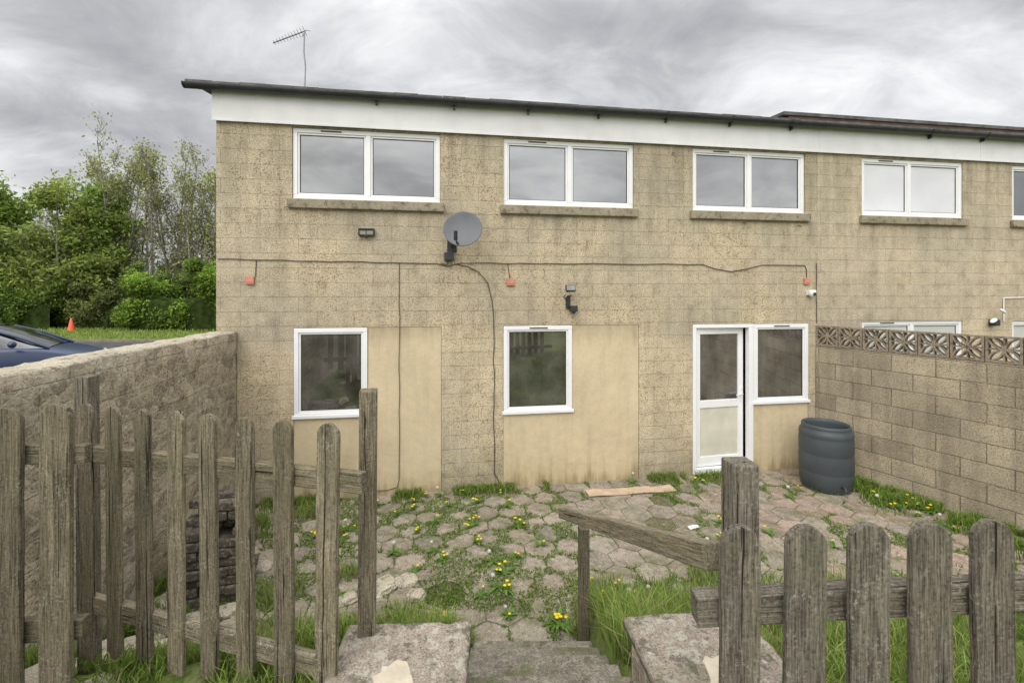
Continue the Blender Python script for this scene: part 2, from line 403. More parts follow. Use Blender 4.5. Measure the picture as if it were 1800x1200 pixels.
bg2=nt.nodes.new('ShaderNodeBackground'); nt.links.new(c,bg2.inputs[0])
# overcast sky: brighter towards the zenith; glow added behind the camera to light walls
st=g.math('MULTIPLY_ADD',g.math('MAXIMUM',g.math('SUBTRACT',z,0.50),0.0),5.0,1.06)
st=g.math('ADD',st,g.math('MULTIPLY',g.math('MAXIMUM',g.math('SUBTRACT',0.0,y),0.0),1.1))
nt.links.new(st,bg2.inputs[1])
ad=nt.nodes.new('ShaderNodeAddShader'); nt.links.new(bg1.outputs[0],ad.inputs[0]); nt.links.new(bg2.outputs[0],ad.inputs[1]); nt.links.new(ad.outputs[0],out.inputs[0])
sl=bpy.data.lights.new('sun','SUN'); sl.energy=1.5; sl.angle=R(40); sl.color=(1,0.97,0.92)
so=bpy.data.objects.new('sun',sl); link(so)
sd=Vector((math.sin(SUN_AZ)*math.cos(SUN_EL),math.cos(SUN_AZ)*math.cos(SUN_EL),math.sin(SUN_EL)))
so.rotation_euler=sd.to_track_quat('Z','Y').to_euler(); so.location=(0,-5,15)

# ------------------------------------------------------------------ terrain
def xl(Y): return -3.37+(5.586-Y)*0.154
def lerp(a,b,t): t=max(0,min(1,t)); return a+(b-a)*t
LOW=-0.003
def gh(X,Y):
    if X<xl(Y)-0.15: return 0.5
    yin=-X*ST+(Y-FY)*CT
    if yin>7.0: return 0.5
    if Y>4.2: return LOW
    if X<-0.25:
        T=lerp(1.0,0.76,(-X-0.6)/1.6); z=lerp(T,LOW,(Y-2.15)/1.15)
    elif X<0.56:
        z=lerp(0.85,-0.15,(Y-1.6)/1.6)
        if Y>3.2: z=lerp(-0.15,LOW,(Y-3.2)/0.1)
    else:
        z=lerp(1.0,LOW,(Y-1.5)/2.4)
    if 0.1<z: z+=0.05*mnoise.noise(Vector((X*1.7,Y*1.7,0)))
    return z
def axis(a,b,st,far):
    s=list(np.arange(a,b+1e-6,st)); k=st
    p=b
    while p<far: k*=1.6; p+=k; s.append(p)
    p=a;k=st;pre=[]
    while p>-far: k*=1.6; p-=k; pre.append(p)
    return pre[::-1]+s
xs=axis(-5.0,8.0,0.1,600); ys=axis(-1.0,7.0,0.1,600)
mb=MB(); nx=len(xs)
vs=[(X,Y,gh(X,Y)) for Y in ys for X in xs]
fs=[(j*nx+i,j*nx+i+1,(j+1)*nx+i+1,(j+1)*nx+i) for j in range(len(ys)-1) for i in range(nx-1)]
mb.add(vs,fs,0,True)
tag(mb.obj('ground',M_GROUND),'rough grassed garden ground with sunken level',None,None,'structure')
mb=MB(); mb.box(-60,-4.6,-20,19.5,0.30,0.506)
tag(mb.obj('road',M_ASPHALT),'grey asphalt parking road beyond the garden wall',None,None,'structure')
mb=MB(); mb.box(-60,-4.6,19.5,19.65,0.3,0.61)
tag(mb.obj('kerb',M_STEP),'concrete kerb at the edge of the grass verge',None,None,'structure')

HS=0.185
def hexcentres():
    s=HS; dx=s*math.sqrt(3); dy=s*1.5
    res=[]
    for j in range(-1,16):
        for i in range(-16,26):
            u=i*dx+(dx/2 if j%2 else 0)-0.1; d=0.12+j*dy
            P=W(u,d,0)
            if P.y<3.28 or P.x<xl(P.y)+0.15: continue
            if (P.x-4.523)*0.893+(P.y-6.80)*0.45>-0.12: continue
            if P.y<3.95 and P.x>0.75: continue
            res.append((P.x,P.y))
    return res
HC=hexcentres()
mb=MB(); tints=[]
for (cx,cy) in HC:
    if rnd.random()<0.02: continue
    s=HS*0.978; tilt=(rnd.uniform(-.010,.010),rnd.uniform(-.010,.010)); h=rnd.uniform(0.003,0.006)
    a0=TH+math.pi/6+rnd.uniform(-.008,.008)
    ring=[]
    for k in range(6):
        for q in (0.0,0.25,0.5,0.75):
            an=a0+math.pi/3*(k); an2=a0+math.pi/3*(k+1)
            px=math.cos(an)*(1-q)+math.cos(an2)*q; py=math.sin(an)*(1-q)+math.sin(an2)*q
            jr=1+rnd.uniform(-.014,.004)+(0.010*math.sin(q*2*math.pi)*(1 if k%2 else -1))
            ring.append((px*s*jr,py*s*jr))
    vs=[]
    for (sc,dz) in ((1.0,-0.05),(1.0,-0.003),(0.988,0.0)):
        for px,py in ring: vs.append((cx+px*sc,cy+py*sc,h+dz+px*tilt[0]+py*tilt[1]))
    n=24; fs=[]
    for l in range(2):
        for k in range(n): fs.append((l*n+k,l*n+(k+1)%n,(l+1)*n+(k+1)%n,(l+1)*n+k))
    fs.append(tuple(range(2*n,3*n)))
    mb.add(vs,fs)
    t=rnd.uniform(0.84,1.10); col=(t*rnd.uniform(0.99,1.05),t,t*rnd.uniform(0.94,1.0),1)
    if cx>2.4 and rnd.random()<0.5: col=(t*1.12,t*0.98,t*0.95,1)
    tints+= [col]*(3*n)
pat=mb.obj('patio',M_PAVE)
ca=pat.data.color_attributes.new(name='tint',type='FLOAT_COLOR',domain='POINT'); ca.data.foreach_set('color',np.array(tints,dtype=np.float32).ravel())
tag(pat,'worn hexagonal paving slabs with weeds in joints',None,None,'structure')

mb=MB(); prof=[(3.2,-0.2)]
for k in range(6):
    prof.append((3.2-0.27*k,0.165*(k+1))); prof.append((3.2-0.27*(k+1),0.165*(k+1)))
prof[-1]=(0.2,0.99); prof.append((0.2,-0.2))
mb.prism(prof,'x',-0.27,0.56)
tag(mb.obj('steps',M_STEP,bevel=0.015),'worn concrete steps down to the patio',None,None,'structure')

# ------------------------------------------------------------------ houses
def wall_mesh(u0,u1,z1,ops,off,depth=7.0,thick=0.2):
    mb=MB(); U=sorted({u0,u1}|{o[0] for o in ops}|{o[1] for o in ops}); Z=sorted({-0.3,z1}|{o[2] for o in ops}|{o[3] for o in ops})
    for i in range(len(U)-1):
        for j in range(len(Z)-1):
            cu=(U[i]+U[i+1])/2; cz=(Z[j]+Z[j+1])/2
            if any(o[0]<cu<o[1] and o[2]<cz<o[3] for o in ops): continue
            mb.add([(U[i]-off,0,Z[j]),(U[i+1]-off,0,Z[j]),(U[i+1]-off,0,Z[j+1]),(U[i]-off,0,Z[j+1])],[(0,1,2,3)])
    for a,b,c,d in ops:
        a-=off;b-=off
        mb.add([(a,0,c),(b,0,c),(b,0,d),(a,0,d),(a,thick,c),(b,thick,c),(b,thick,d),(a,thick,d)],[(0,4,5,1),(1,5,6,2),(2,6,7,3),(3,7,4,0)])
    a=u0-off;b=u1-off
    zt=z1
    pk=zt+depth*0.5*0.2126
    mb.add([(a,0,-.3),(a,0,zt),(a,depth/2,pk),(a,depth,zt),(a,depth,-.3)],[(4,3,2,1,0)][::-1])
    mb.add([(b,0,-.3),(b,0,zt),(b,depth/2,pk),(b,depth,zt),(b,depth,-.3)],[(0,4,3,2,1)])
    mb.add([(a,depth,-.3),(b,depth,-.3),(b,depth,zt),(a,depth,zt)],[(3,2,1,0)])
    return mb
def window(parent,off,u0,u1,z0,z1,mull=None,pane=M_GLASS_UP,y=0.03,vents=True,sill=None,label=None):
    e=empty('window',(0,0,0),0,parent,label)
    a=u0-off+0.002;b=u1-off-0.002;z0+=0.002;z1-=0.002; fw=0.055
    mb=MB(); mb.box(a,b,y,y+0.07,z0,z0+fw); mb.box(a,b,y,y+0.07,z1-fw,z1)
    mb.box(a,a+fw,y,y+0.07,z0+fw,z1-fw); mb.box(b-fw,b,y,y+0.07,z0+fw,z1-fw)
    xsn=[a+fw]
    if mull:
        for m in mull:
            m-=off; mb.box(m-0.03,m+0.03,y,y+0.07,z0+fw,z1-fw); xsn+=[m-0.03,m+0.03]
    xsn.append(b-fw)
    pn=MB()
    for i in range(0,len(xsn),2):
        p,q=xsn[i],xsn[i+1]; s=0.024; yy=y+0.014
        mb.box(p,q,yy,yy+0.04,z0+fw,z0+fw+s); mb.box(p,q,yy,yy+0.04,z1-fw-s,z1-fw)
        mb.box(p,p+s,yy,yy+0.04,z0+fw+s,z1-fw-s); mb.box(q-s,q,yy,yy+0.04,z0+fw+s,z1-fw-s)
        pn.box(p+s,q-s,yy+0.018,yy+0.03,z0+fw+s,z1-fw-s)
    mb.obj('frame',M_UPVC,e,bevel=0.005)
    pn.obj('pane',pane,e)
    gk=MB()
    for i in range(0,len(xsn),2):
        p,q=xsn[i]+0.024,xsn[i+1]-0.024; t=0.008; yy=y+0.026
        zz0=z0+fw+0.024; zz1=z1-fw-0.024
        gk.box(p,q,yy,yy+0.005,zz0,zz0+t); gk.box(p,q,yy,yy+0.005,zz1-t,zz1); gk.box(p,p+t,yy,yy+0.005,zz0+t,zz1-t); gk.box(q-t,q,yy,yy+0.005,zz0+t,zz1-t)
    gk.obj('gasket',M_BLACK,e)
    if vents:
        vb=MB(); c=(a+ (mull[0]-off if mull else b))/2
        vb.box(c-0.12,c+0.13,y-0.008,y-0.001,z1-0.036,z1-0.02)
        vb.obj('trickle_vent',M_CABLE,e)
    if sill=='concrete':
        s=MB(); s.box(a-0.05,b+0.05,-0.055,0.0-0.002,z0-0.125,z0-0.008)
        s.obj('sill',M_SILL,e,bevel=0.01)
    if sill=='upvc':
        s=MB(); s.box(a-0.02,b+0.02,-0.03,y-0.002,z0-0.015,z0+0.03)
        s.obj('sill',M_UPVC,e,bevel=0.006)
    return e
def roofline(parent,off,u0,u1,left_end):
    pitch=0.2126
    mb=MB(); ul=u0-(0.27 if left_end else 0)
    for side in (0,1):
        for k in range(12):
            y0=-0.16+k*(3.66/12); y1=y0+3.66/12+0.02; z0=5.115+(y0+0.16)*pitch; z1=5.115+(y1+0.16)*pitch-0.02
            if side: y0,y1=7-y0,7-y1
            if k==0 and not side:
                x=ul-off
                while x<u1-off-0.01:
                    x2=min(x+0.30,u1-off); dz=rnd.uniform(-.003,.005)
                    pts=[(x,y0,z0+dz),(x2-0.004,y0,z0+dz),(x2-0.004,y1,z1),(x,y1,z1)]; lo=[(p[0],p[1],p[2]-0.03) for p in pts]
                    mb.add(pts+lo,[(0,1,2,3),(4,7,6,5),(0,4,5,1),(1,5,6,2),(2,6,7,3),(3,7,4,0)])
                    x=x2
                continue
            pts=[(ul-off,y0,z0),(u1-off,y0,z0),(u1-off,y1,z1),(ul-off,y1,z1)]
            lo=[(p[0],p[1],p[2]-0.03) for p in pts]
            mb.add(pts+lo,[(0,1,2,3),(4,7,6,5),(0,4,5,1),(1,5,6,2),(2,6,7,3),(3,7,4,0)])
    mb.obj('roof',M_ROOF,parent)
    fb=MB(); fb.box(u0-0.035-off if left_end else u0-off,u1-off,-0.035,-0.003,4.70,5.07)
    fb.obj('fascia',M_FASCIA,parent,bevel=0.004)
    jb=MB()
    q=u0+2.9
    while q<u1-0.3: jb.box(q-off-0.02,q-off+0.02,-0.039,-0.036,4.70,5.07); q+=2.9
    jb.box(u0-off-0.037 if left_end else u0-off,u1-off,-0.045,-0.036,4.69,4.712)
    jb.obj('fascia_joint_trim',M_FASCIA,parent)
    gm=MB(); gl=ul-off-0.02; gr=u1-off; r=0.058; cy=-0.115; cz=5.085
    prof=[(cy+r*math.cos(a),cz+r*math.sin(a)) for a in [math.pi+math.pi*k/12 for k in range(13)]]
    prof+=[(cy+(r-.006)*math.cos(a),cz+(r-.006)*math.sin(a)) for a in [2*math.pi-math.pi*k/12 for k in range(13)]]
    gm.prism(prof,'x',gl,gr,0,smooth=False)
    if left_end: gm.prism([(cy+r*math.cos(a),cz+r*math.sin(a)) for a in [math.pi+math.pi*k/12 for k in range(13)]],'x',gl-0.012,gl+0.01)
    q=u0+1.9
    k=0
    while q<u1:
        w_=0.018 if k%3 else 0.06
        rr=r+0.006
        pr=[(cy+rr*math.cos(a),cz+rr*math.sin(a)) for a in [math.pi+math.pi*t/10 for t in range(11)]]
        pr=[(cy-rr,cz+0.012)]+pr+[(cy+rr,cz+0.012)]
        gm.prism(pr,'x',q-off-w_,q-off+w_)
        gm.box(q-off-0.010,q-off+0.010,cy+0.02,-0.04,4.985,5.04)
        q+=0.98; k+=1
    gm.obj('gutter',M_BLACK,parent)
H1=empty('end_terrace_house',(0,FY,0),TH,None,'two-storey end terrace house of buff blockwork with white windows','house')
up1=[(-2.78,-0.95),(-0.115,1.725),(2.612,4.42)]
ops=[(a,b,3.78,4.675) for a,b in up1]+[(-2.76,-0.935,-0.1,2.165),(-0.12,1.80,-0.1,2.165),(2.61,4.47,-0.02,2.15)]
wm=wall_mesh(-3.65,4.62,5.02,ops,0); wm.obj('wall',M_WALL,H1)
for (a,b) in up1: window(H1,0,a,b,3.78,4.675,[(a+b)/2],M_GLASS_UP,0.025,True,'concrete')
mb=MB()
mb.box(-2.757,-1.865,0.006,0.15,-0.1,1.035); mb.box(-1.865,-0.938,0.006,0.15,-0.1,2.162)
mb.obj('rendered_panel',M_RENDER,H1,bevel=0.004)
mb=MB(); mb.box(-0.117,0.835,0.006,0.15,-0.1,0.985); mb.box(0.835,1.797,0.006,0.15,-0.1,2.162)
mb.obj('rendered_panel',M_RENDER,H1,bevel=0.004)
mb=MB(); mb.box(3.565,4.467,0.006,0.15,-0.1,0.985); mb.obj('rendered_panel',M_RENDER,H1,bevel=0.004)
window(H1,0,-2.757,-1.868,1.04,2.16,None,M_GLASS_LOW,-0.012,False,'upvc')
window(H1,0,-0.117,0.832,0.99,2.16,None,M_GLASS_LOW,-0.012,True,'upvc')
window(H1,0,3.565,4.465,0.99,2.147,None,M_GLASS_LOW,-0.008,True,'upvc')
D=empty('door',(2.665,0.03,0),R(4.0),H1,'white part-glazed back door standing slightly ajar')
mb=MB(); dw=0.800; z0=0.10; z1=2.09
mb.box(0,dw,0,0.05,z0,z0+0.14); mb.box(0,dw,0,0.05,z1-0.085,z1); mb.box(0,0.085,0,0.05,z0+.14,z1-.085); mb.box(dw-0.085,dw,0,0.05,z0+.14,z1-.085); mb.box(.085,dw-.085,0,0.05,0.94,1.05)
mb.obj('leaf_frame',M_UPVC,D,bevel=0.005)
mb=MB(); mb.box(.085,dw-.085,0.02,0.035,1.05,z1-.085); mb.obj('pane',M_GLASS_LOW,D)
mb=MB(); mb.box(.085,dw-.085,0.015,0.035,z0+.14,0.94); mb.obj('lower_panel',M_FROST,D)
mb=MB(); mb.box(dw-0.055,dw-0.03,-0.01,0,1.02,1.22); mb.tube([(dw-0.042,-0.002,1.12),(dw-0.042,-0.045,1.12),(dw-0.15,-0.05,1.115)],0.009,8)
mb.obj('handle',M_UPVC,D)
mb=MB(); y0=-0.01
mb.box(2.612,2.664,y0,0.07,0.0,2.098); mb.box(3.487,3.563,y0,0.07,0.0,2.098); mb.box(2.612,3.563,y0,0.07,2.098,2.148); mb.box(2.612,3.563,-0.05,0.07,-0.02,0.0-.001); mb.box(2.664,3.487,y0,0.07,0.0,0.09)
mb.obj('door_frame',M_UPVC,H1,bevel=0.005)
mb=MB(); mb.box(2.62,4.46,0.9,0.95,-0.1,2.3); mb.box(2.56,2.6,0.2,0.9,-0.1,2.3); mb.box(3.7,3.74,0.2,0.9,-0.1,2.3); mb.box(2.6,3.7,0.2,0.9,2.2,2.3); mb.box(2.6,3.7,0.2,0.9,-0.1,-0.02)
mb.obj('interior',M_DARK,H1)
for u,z in ((2.30,4.58),(4.3,3.6),(3.4,3.62)):
    mb=MB(); mb.tube([(u,0,z),(u,-0.03,z),(u+0.02,-0.045,z-0.02)],0.006,6); mb.obj('wall_hook',M_CABLE,H1)
roofline(H1,0,-3.65,4.62,True)
O2=8.5; H2=empty('terrace_house',W(O2,0,0),TH,None,'adjoining terrace house of buff blockwork with white window blinds','house')
ops=[(5.384,7.224,3.78,4.66),(8.17,9.99,3.78,4.66),(10.9,12.7,3.78,4.66),(5.384,7.224,0.9,2.17),(8.17,9.99,0.0,2.15)]
wall_mesh(4.622,13.5,5.02,ops,O2).obj('wall',M_WALL2,H2)
window(H2,O2,5.384,7.224,3.78,4.66,[6.25],M_GLASS_BLIND,0.02,True,'concrete')
window(H2,O2,8.17,9.99,3.78,4.66,[9.08],M_GLASS_UP,0.02,True,'concrete')
window(H2,O2,10.9,12.7,3.78,4.66,[11.8],M_GLASS_UP,0.02,True,'concrete')
window(H2,O2,5.384,7.224,0.9,2.17,[6.3],M_GLASS_BLIND,0.02,True,'upvc')
window(H2,O2,8.17,9.99,0.0,2.15,[9.08],M_GLASS_BLIND,0.02,True)
roofline(H2,O2,4.622,13.5,False)
mb=MB()
for k in range(10):
    y0=0.1+k*0.33; y1=y0+0.35; zb=5.33+k*0.33*0.12
    a=4.15-O2; b=13.5-O2
    pts=[(a+k*0.05,y0,zb),(b,y0,zb),(b,y1,zb+0.03),(a+k*0.05,y1,zb+0.03)]
    lo=[(p[0],p[1],p[2]-0.05) for p in pts]
    mb.add(pts+lo,[(0,1,2,3),(4,7,6,5),(0,4,5,1),(1,5,6,2),(2,6,7,3),(3,7,4,0)])
mb.obj('upper_roof',M_ROOF,H2)
mb=MB(); mb.box(4.25-O2,13.5-O2,0.12,3.3,5.16,5.278); mb.obj('upper_roof_edge_board',simple('brown_board',(0.10,0.065,0.05),0.8,0.2,0.3,5),H2)

# ------------------------------------------------------------------ things fixed to the house
SD=empty('satellite_dish',W(-0.80,0.0,3.22),TH,None,'dark grey oval satellite dish on a wall bracket','satellite dish')
mb=MB()
Md=Matrix.Translation((0.13,-0.36,0.17))@Matrix.Rotation(R(-12),4,'Z')@Matrix.Rotation(R(78),4,'X')@Matrix.Diagonal((1,0.93,1,1))
prof=[(r,0.42*r*r) for r in [0.0001,0.05,0.1,0.15,0.2,0.235]]+[(0.243,0.0235),(0.243,0.018)]+[(r,0.42*r*r-0.006) for r in (0.235,0.15,0.0001)]
mb.lathe(prof,40,0,M=Md); mb.obj('reflector',M_DISH,SD)
mb=MB(); mb.tube([(0.0,0,0),(0.0,-0.12,0.0),(0.04,-0.2,0.05),(0.09,-0.28,0.10)],0.018,8); mb.box(-0.06,0.06,-0.015,-0.002,-0.09,0.09); mb.box(0.02,0.14,-0.33,-0.25,0.05,0.17)
mb.obj('bracket',M_BLACK,SD)
mb=MB(); mb.tube([(0.08,-0.30,0.02),(0.05,-0.5,-0.02),(0.03,-0.66,0.03)],0.011,8); mb.tube([(0.03,-0.64,0.0),(0.03,-0.66,0.11)],0.024,10)
mb.obj('arm',M_BLACK,SD)
mb=MB(); mb.box(-0.10,0.02,-0.10,-0.01,-0.20,-0.09); mb.obj('junction_box',M_BLACK,SD,bevel=0.01)
def floodlight(u,z,label,style):
    e=empty('floodlight',W(u,0,z),TH,None,label,'outdoor light','security lights on the house wall')
    M=Matrix.Rotation(R(-25),4,'X')
    if style==0:
        mb=MB(); mb.box(-0.098,0.098,-0.05,-0.006,-0.045,0.052); mb.box(-0.098,0.098,-0.062,-0.0505,0.034,0.052); mb.box(-0.098,-0.085,-0.062,-0.0505,-0.045,0.034); mb.box(0.085,0.098,-0.062,-0.0505,-0.045,0.034)
        mb.obj('housing',M_BLACK,e,bevel=0.004)
        mb=MB(); mb.box(-0.08,-0.006,-0.057,-0.0505,-0.030,0.018); mb.box(0.006,0.08,-0.057,-0.0505,-0.030,0.018); mb.obj('lens',M_LENSD,e)
        mb=MB(); mb.lathe([(0.0001,-0.02),(0.016,-0.012),(0.02,0.0),(0.016,0.02)],12,0,(0,-0.045,-0.055)); mb.obj('sensor',M_BLACK,e)
    else:
        mb=MB(); mb.box(-0.065,0.065,-0.19,-0.15,0.0,0.09,0,M); mb.box(-0.012,0.012,-0.15,-0.02,0.0,0.02); mb.box(-0.03,0.03,-0.03,0,-0.16,0.0)
        mb.tube([(-0.07,-0.16,0.03),(-0.085,-0.1,0.0),(-0.02,-0.03,-0.05)],0.007,6)
        mb.obj('housing',M_BLACK,e,bevel=0.006)
        mb=MB(); mb.box(-0.055,0.055,-0.193,-0.1905,0.01,0.08,0,M); mb.obj('lens',simple('clear_lens',(0.2,0.2,0.19),0.1,0.6),e)
        mb=MB(); mb.box(0.015,0.11,-0.11,-0.02,-0.20,-0.12); mb.lathe([(0.0001,-0.03),(0.02,-0.02),(0.028,0.0),(0.028,0.02)],12,0,(0.06,-0.09,-0.2)); mb.obj('sensor',M_BLACK,e,bevel=0.005)
    return e
floodlight(-1.876,3.37,'small flat black floodlight with pale lens below upper window',0)
floodlight(0.77,2.55,'black floodlight and motion sensor above ground floor window',1)
e=empty('twin_security_light',W(7.75,0,2.2),TH,None,'white twin security lights with black sensor on blockwork','outdoor light','security lights on the house wall')
for sx in (-0.09,0.09):
    mb=MB(); M=Matrix.Translation((sx,-0.10,0.04+sx*0.8))@Matrix.Rotation(R(35*(-1 if sx<0 else 1)),4,'Y')
    mb.lathe([(0.0001,-0.03),(0.035,-0.025),(0.045,0.0),(0.035,0.025),(0.0001,0.03)],16,0,M=M@Matrix.Rotation(R(20),4,'X')@Matrix.Diagonal((1.4,0.8,0.6,1))); mb.obj('lamp_head',M_UPVC,e)
mb=MB(); mb.box(-0.05,0.05,-0.1,0,-0.12,-0.02); mb.obj('sensor',M_BLACK,e,bevel=0.01)
mb=MB(); mb.tube([(7.98,-0.015,2.15),(7.98,-0.015,2.52)],0.008,8); mb.tube([(7.98,-0.015,2.52),(8.8,-0.015,2.54)],0.008,8)
o=mb.obj('waste_pipe',M_UPVC,None,W(0,0,0),TH); tag(o,'thin white pipe bent along the wall','pipe')
e=empty('security_camera',W(4.47,0,2.60),TH,None,'small white dome security camera on the wall','camera')
mb=MB(); mb.lathe([(0.0001,-0.06),(0.035,-0.045),(0.05,-0.01),(0.05,0.035),(0.04,0.045),(0.0001,0.045)],18,0,(0,-0.07,0)); mb.box(-0.04,0.04,-0.05,0,-0.03,0.035); mb.obj('housing',M_UPVC,e)
mb=MB(); mb.lathe([(0.0001,-0.02),(0.02,-0.012),(0.026,0.0)],12,0,(0,0,0),M=Matrix.Translation((0.0,-0.118,-0.012))@Matrix.Rotation(R(90),4,'X')@Matrix.Rotation(R(180),4,'X')); mb.obj('lens',M_BLACK,e)
for i,(u,z) in enumerate(((-3.262,2.755),(-0.02,2.745),(4.43,2.775))):
    mb=MB(); mb.box(-0.05,0.05,-0.035,-0.001,-0.045,0.045); mb.box(-0.04,0.04,-0.042,-0.036,-0.02,-0.015)
    o=mb.obj('junction_box',M_RED,None,W(u,0,z),TH,bevel=0.006); tag(o,'small faded red box fixed on the blockwork','electrical box','red boxes along the cable')
def cable(pts,label,r=0.006):
    o0=pts[0]; mb=MB(); mb.tube([(p[0]-o0[0],-(p[2] if len(p)>2 else 0.010),p[1]-o0[1]) for p in pts],r,6)
    o=mb.obj('wall_cable',M_CABLE,None,W(o0[0],0,o0[1]),TH); tag(o,label,'cable','cables clipped to the house wall')
def wob(a,b,n,amp,s):
    r=random.Random(s); return [(a[0]+(b[0]-a[0])*i/n+ (r.uniform(-amp,amp) if 0<i<n else 0), a[1]+(b[1]-a[1])*i/n+(r.uniform(-amp,amp) if 0<i<n else 0)) for i in range(n+1)]
cable(wob((-3.63,3.015),(-1.0,2.985),14,0.006,1)+[(-0.86,2.95),(-0.70,2.99)]+wob((-0.5,2.995),(2.75,3.01),16,0.006,2)+[(2.95,2.95),(3.2,2.91),(3.45,2.95),(3.7,3.01)]+wob((3.9,3.01),(4.40,3.01),3,0.004,3)+[(4.43,2.95),(4.43,2.82)],'dark cable running along the blockwork')
cable(wob((-1.47,2.99),(-1.475,0.20),16,0.007,4)+[(-1.50,0.10),(-1.62,0.07),(-1.78,0.07)],'dark cable dropping down the rendered wall',0.005)
cable([(-0.75,2.98),(-0.6,2.95),(-0.45,2.88),(-0.33,2.74),(-0.27,2.5)]+wob((-0.25,2.3),(-0.24,0.2),14,0.009,5)+[(-0.2,0.14),(-0.16,0.05)],'dark cable curving down the wall')
cable([(-0.84,3.05),(-0.86,2.97),(-0.95,2.99)],'short cable below the satellite dish')
cable(wob((4.595,3.05),(4.60,2.15),6,0.006,6),'dark cable dropping at the party wall',0.005)
cable([(-3.19,3.01),(-3.20,2.8)],'short cable down to the red box',0.005)
cable([(-0.06,2.99),(-0.03,2.79)],'short cable down to the red box',0.005)
A=W(-2.73,-0.35,5.3)
e=empty('tv_aerial',A,TH,None,'thin metal television aerial on a roof mast','aerial')
mb=MB(); mb.tube([(0,0,-0.05),(0.012,0,0.30),(-0.008,0,0.5),(0.0,0,0.77)],0.009,8); mb.obj('mast',M_STEEL,e)
mb=MB(); a=Vector((0.02,0,0.78)); b=Vector((-0.40,0.02,0.59)); mb.tube([a,b],0.009,6)
dv=(b-a).normalized(); pv=Vector((0,1,0)); up=dv.cross(pv).normalized()
for k in range(11):
    c=a+(b-a)*(k+0.5)/11; l=0.03+0.035*(1-k/11)
    el=(pv*0.88+up*0.48).normalized(); mb.tube([c-el*l,c+el*l],0.0032,4)
mb.tube([a+Vector((0.03,-0.08,-0.04)),a+Vector((0.03,0.08,0.04))],0.004,4); mb.tube([a+Vector((-0.01,0,0)),a+Vector((-0.05,0,-0.09))],0.005,4)
mb.obj('boom',M_STEEL,e)

# ------------------------------------------------------------------ garden walls
Lw=empty('garden_wall',(-3.37-0.155*CT,5.58-0.155*ST,0),math.atan2(-0.988,0.152),None,'old lichened rubble garden wall with rough flat top','wall')
mb=MB(); n=140; L=7.0
def nz(a,b,c): return mnoise.noise(Vector((a,b,c)))
vs=[];fs=[];rows=14
cols=[]
for i in range(n+1):
    x=L*i/n; col=[]
    zt=2.13+0.014*nz(x*2.1,3,0)+0.016*nz(x*9,3,0)
    for k in range(rows+1):
        z=-0.3+(zt-0.015+0.3)*k/rows; col.append((x,-0.155+0.016*nz(x*3,z*3,1)+0.012*nz(x*9,z*9,2),z))
    col.append((x,-0.135+0.012*nz(x*11,1,5),zt)); col.append((x,-0.05,zt+0.008*nz(x*6,4,4))); col.append((x,0.05,zt+0.008*nz(x*6,7,4))); col.append((x,0.135+0.018*nz(x*11,6,5),zt))
    for k in range(rows,-1,-1):
        z=-0.3+(zt-0.015+0.3)*k/rows; col.append((x,0.155+0.014*nz(x*3,z*3,11)+0.010*nz(x*9,z*9,12),z))
    cols.append(col)
m_=len(cols[0])
for c_ in cols: vs+=c_
side=[];topf=[]
for i in range(n):
    for k in range(m_-1):
        a=i*m_+k; f=(a,a+1,a+m_+1,a+m_)
        (topf if rows<=k<=rows+4 else side).append(f)
side+=[tuple(range(m_-1,-1,-1)),tuple(n*m_+k for k in range(m_))]
mb.add(vs,side,0,True)
for f in topf: mb.f.append(f); mb.mi.append(1); mb.sm.append(True)
mb.obj('wall_body',[M_LWALL,M_STONE],Lw)
ang=math.atan2(-0.893,0.45)
Rw=empty('garden_wall',(4.523+0.055*0.893,6.80+0.055*0.45-0.01,0),ang,None,'block garden wall topped with decorative screen blocks','wall')
mb=MB(); mb.box(0,8.1,-0.05,0.05,-0.3,1.815); mb.obj('wall_body',M_RWALL,Rw,bevel=0.004)
def ribbon(mb,pts,w,y0,y1,mi=0):
    pts=[Vector((p[0],p[1])) for p in pts]; n=len(pts); L=[];Rr=[]
    for i,p in enumerate(pts):
        t=pts[min(i+1,n-1)]-pts[max(i-1,0)]; t.normalize(); nn=Vector((-t.y,t.x))
        L.append(p+nn*w/2); Rr.append(p-nn*w/2)
    vs=[(p.x,y0,p.y) for p in L]+[(p.x,y0,p.y) for p in Rr]+[(p.x,y1,p.y) for p in L]+[(p.x,y1,p.y) for p in Rr]
    fs=[]
    for i in range(n-1):
        fs+=[(i,n+i,n+i+1,i+1),(2*n+i,2*n+i+1,3*n+i+1,3*n+i),(i,i+1,2*n+i+1,2*n+i),(n+i,3*n+i,3*n+i+1,n+i+1)]
    mb.add(vs,fs,mi)
mb=MB(); B=0.295; hB=B/2; y0,y1=-0.045,0.045; t=0.022
mb.box(-hB,hB,y0,y1,-hB,-hB+t); mb.box(-hB,hB,y0,y1,hB-t,hB); mb.box(-hB,-hB+t,y0,y1,-hB+t,hB-t); mb.box(hB-t,hB,y0,y1,-hB+t,hB-t)
q=hB-t*0.6
for sx in (-1,1):
    for sz in (-1,1):
        for sgn in (-1,1):
            pts=[]
            for k in range(9):
                s=k/8; px=q*s; bul=math.sin(math.pi*s)*0.034*sgn
                pts.append((sx*(px+bul*0.707),sz*(px-bul*0.707)))
            ribbon(mb,pts,0.018,y0+0.006,y1-0.006)
for (dx,dz) in ((1,0),(-1,0),(0,1),(0,-1)):
    ribbon(mb,[(0,0),(dx*q*0.5,dz*q*0.5),(dx*q,dz*q)],0.014,y0+0.012,y1-0.012)
first=mb.obj('screen_block',M_SCREEN,Rw,(0.155,0,1.972))
for i in range(1,26):
    o=first.copy(); link(o); o.parent=Rw; o.location=(0.155+i*0.305,0,1.972)
    if i%2: o.rotation_euler=(0,R(180),0)

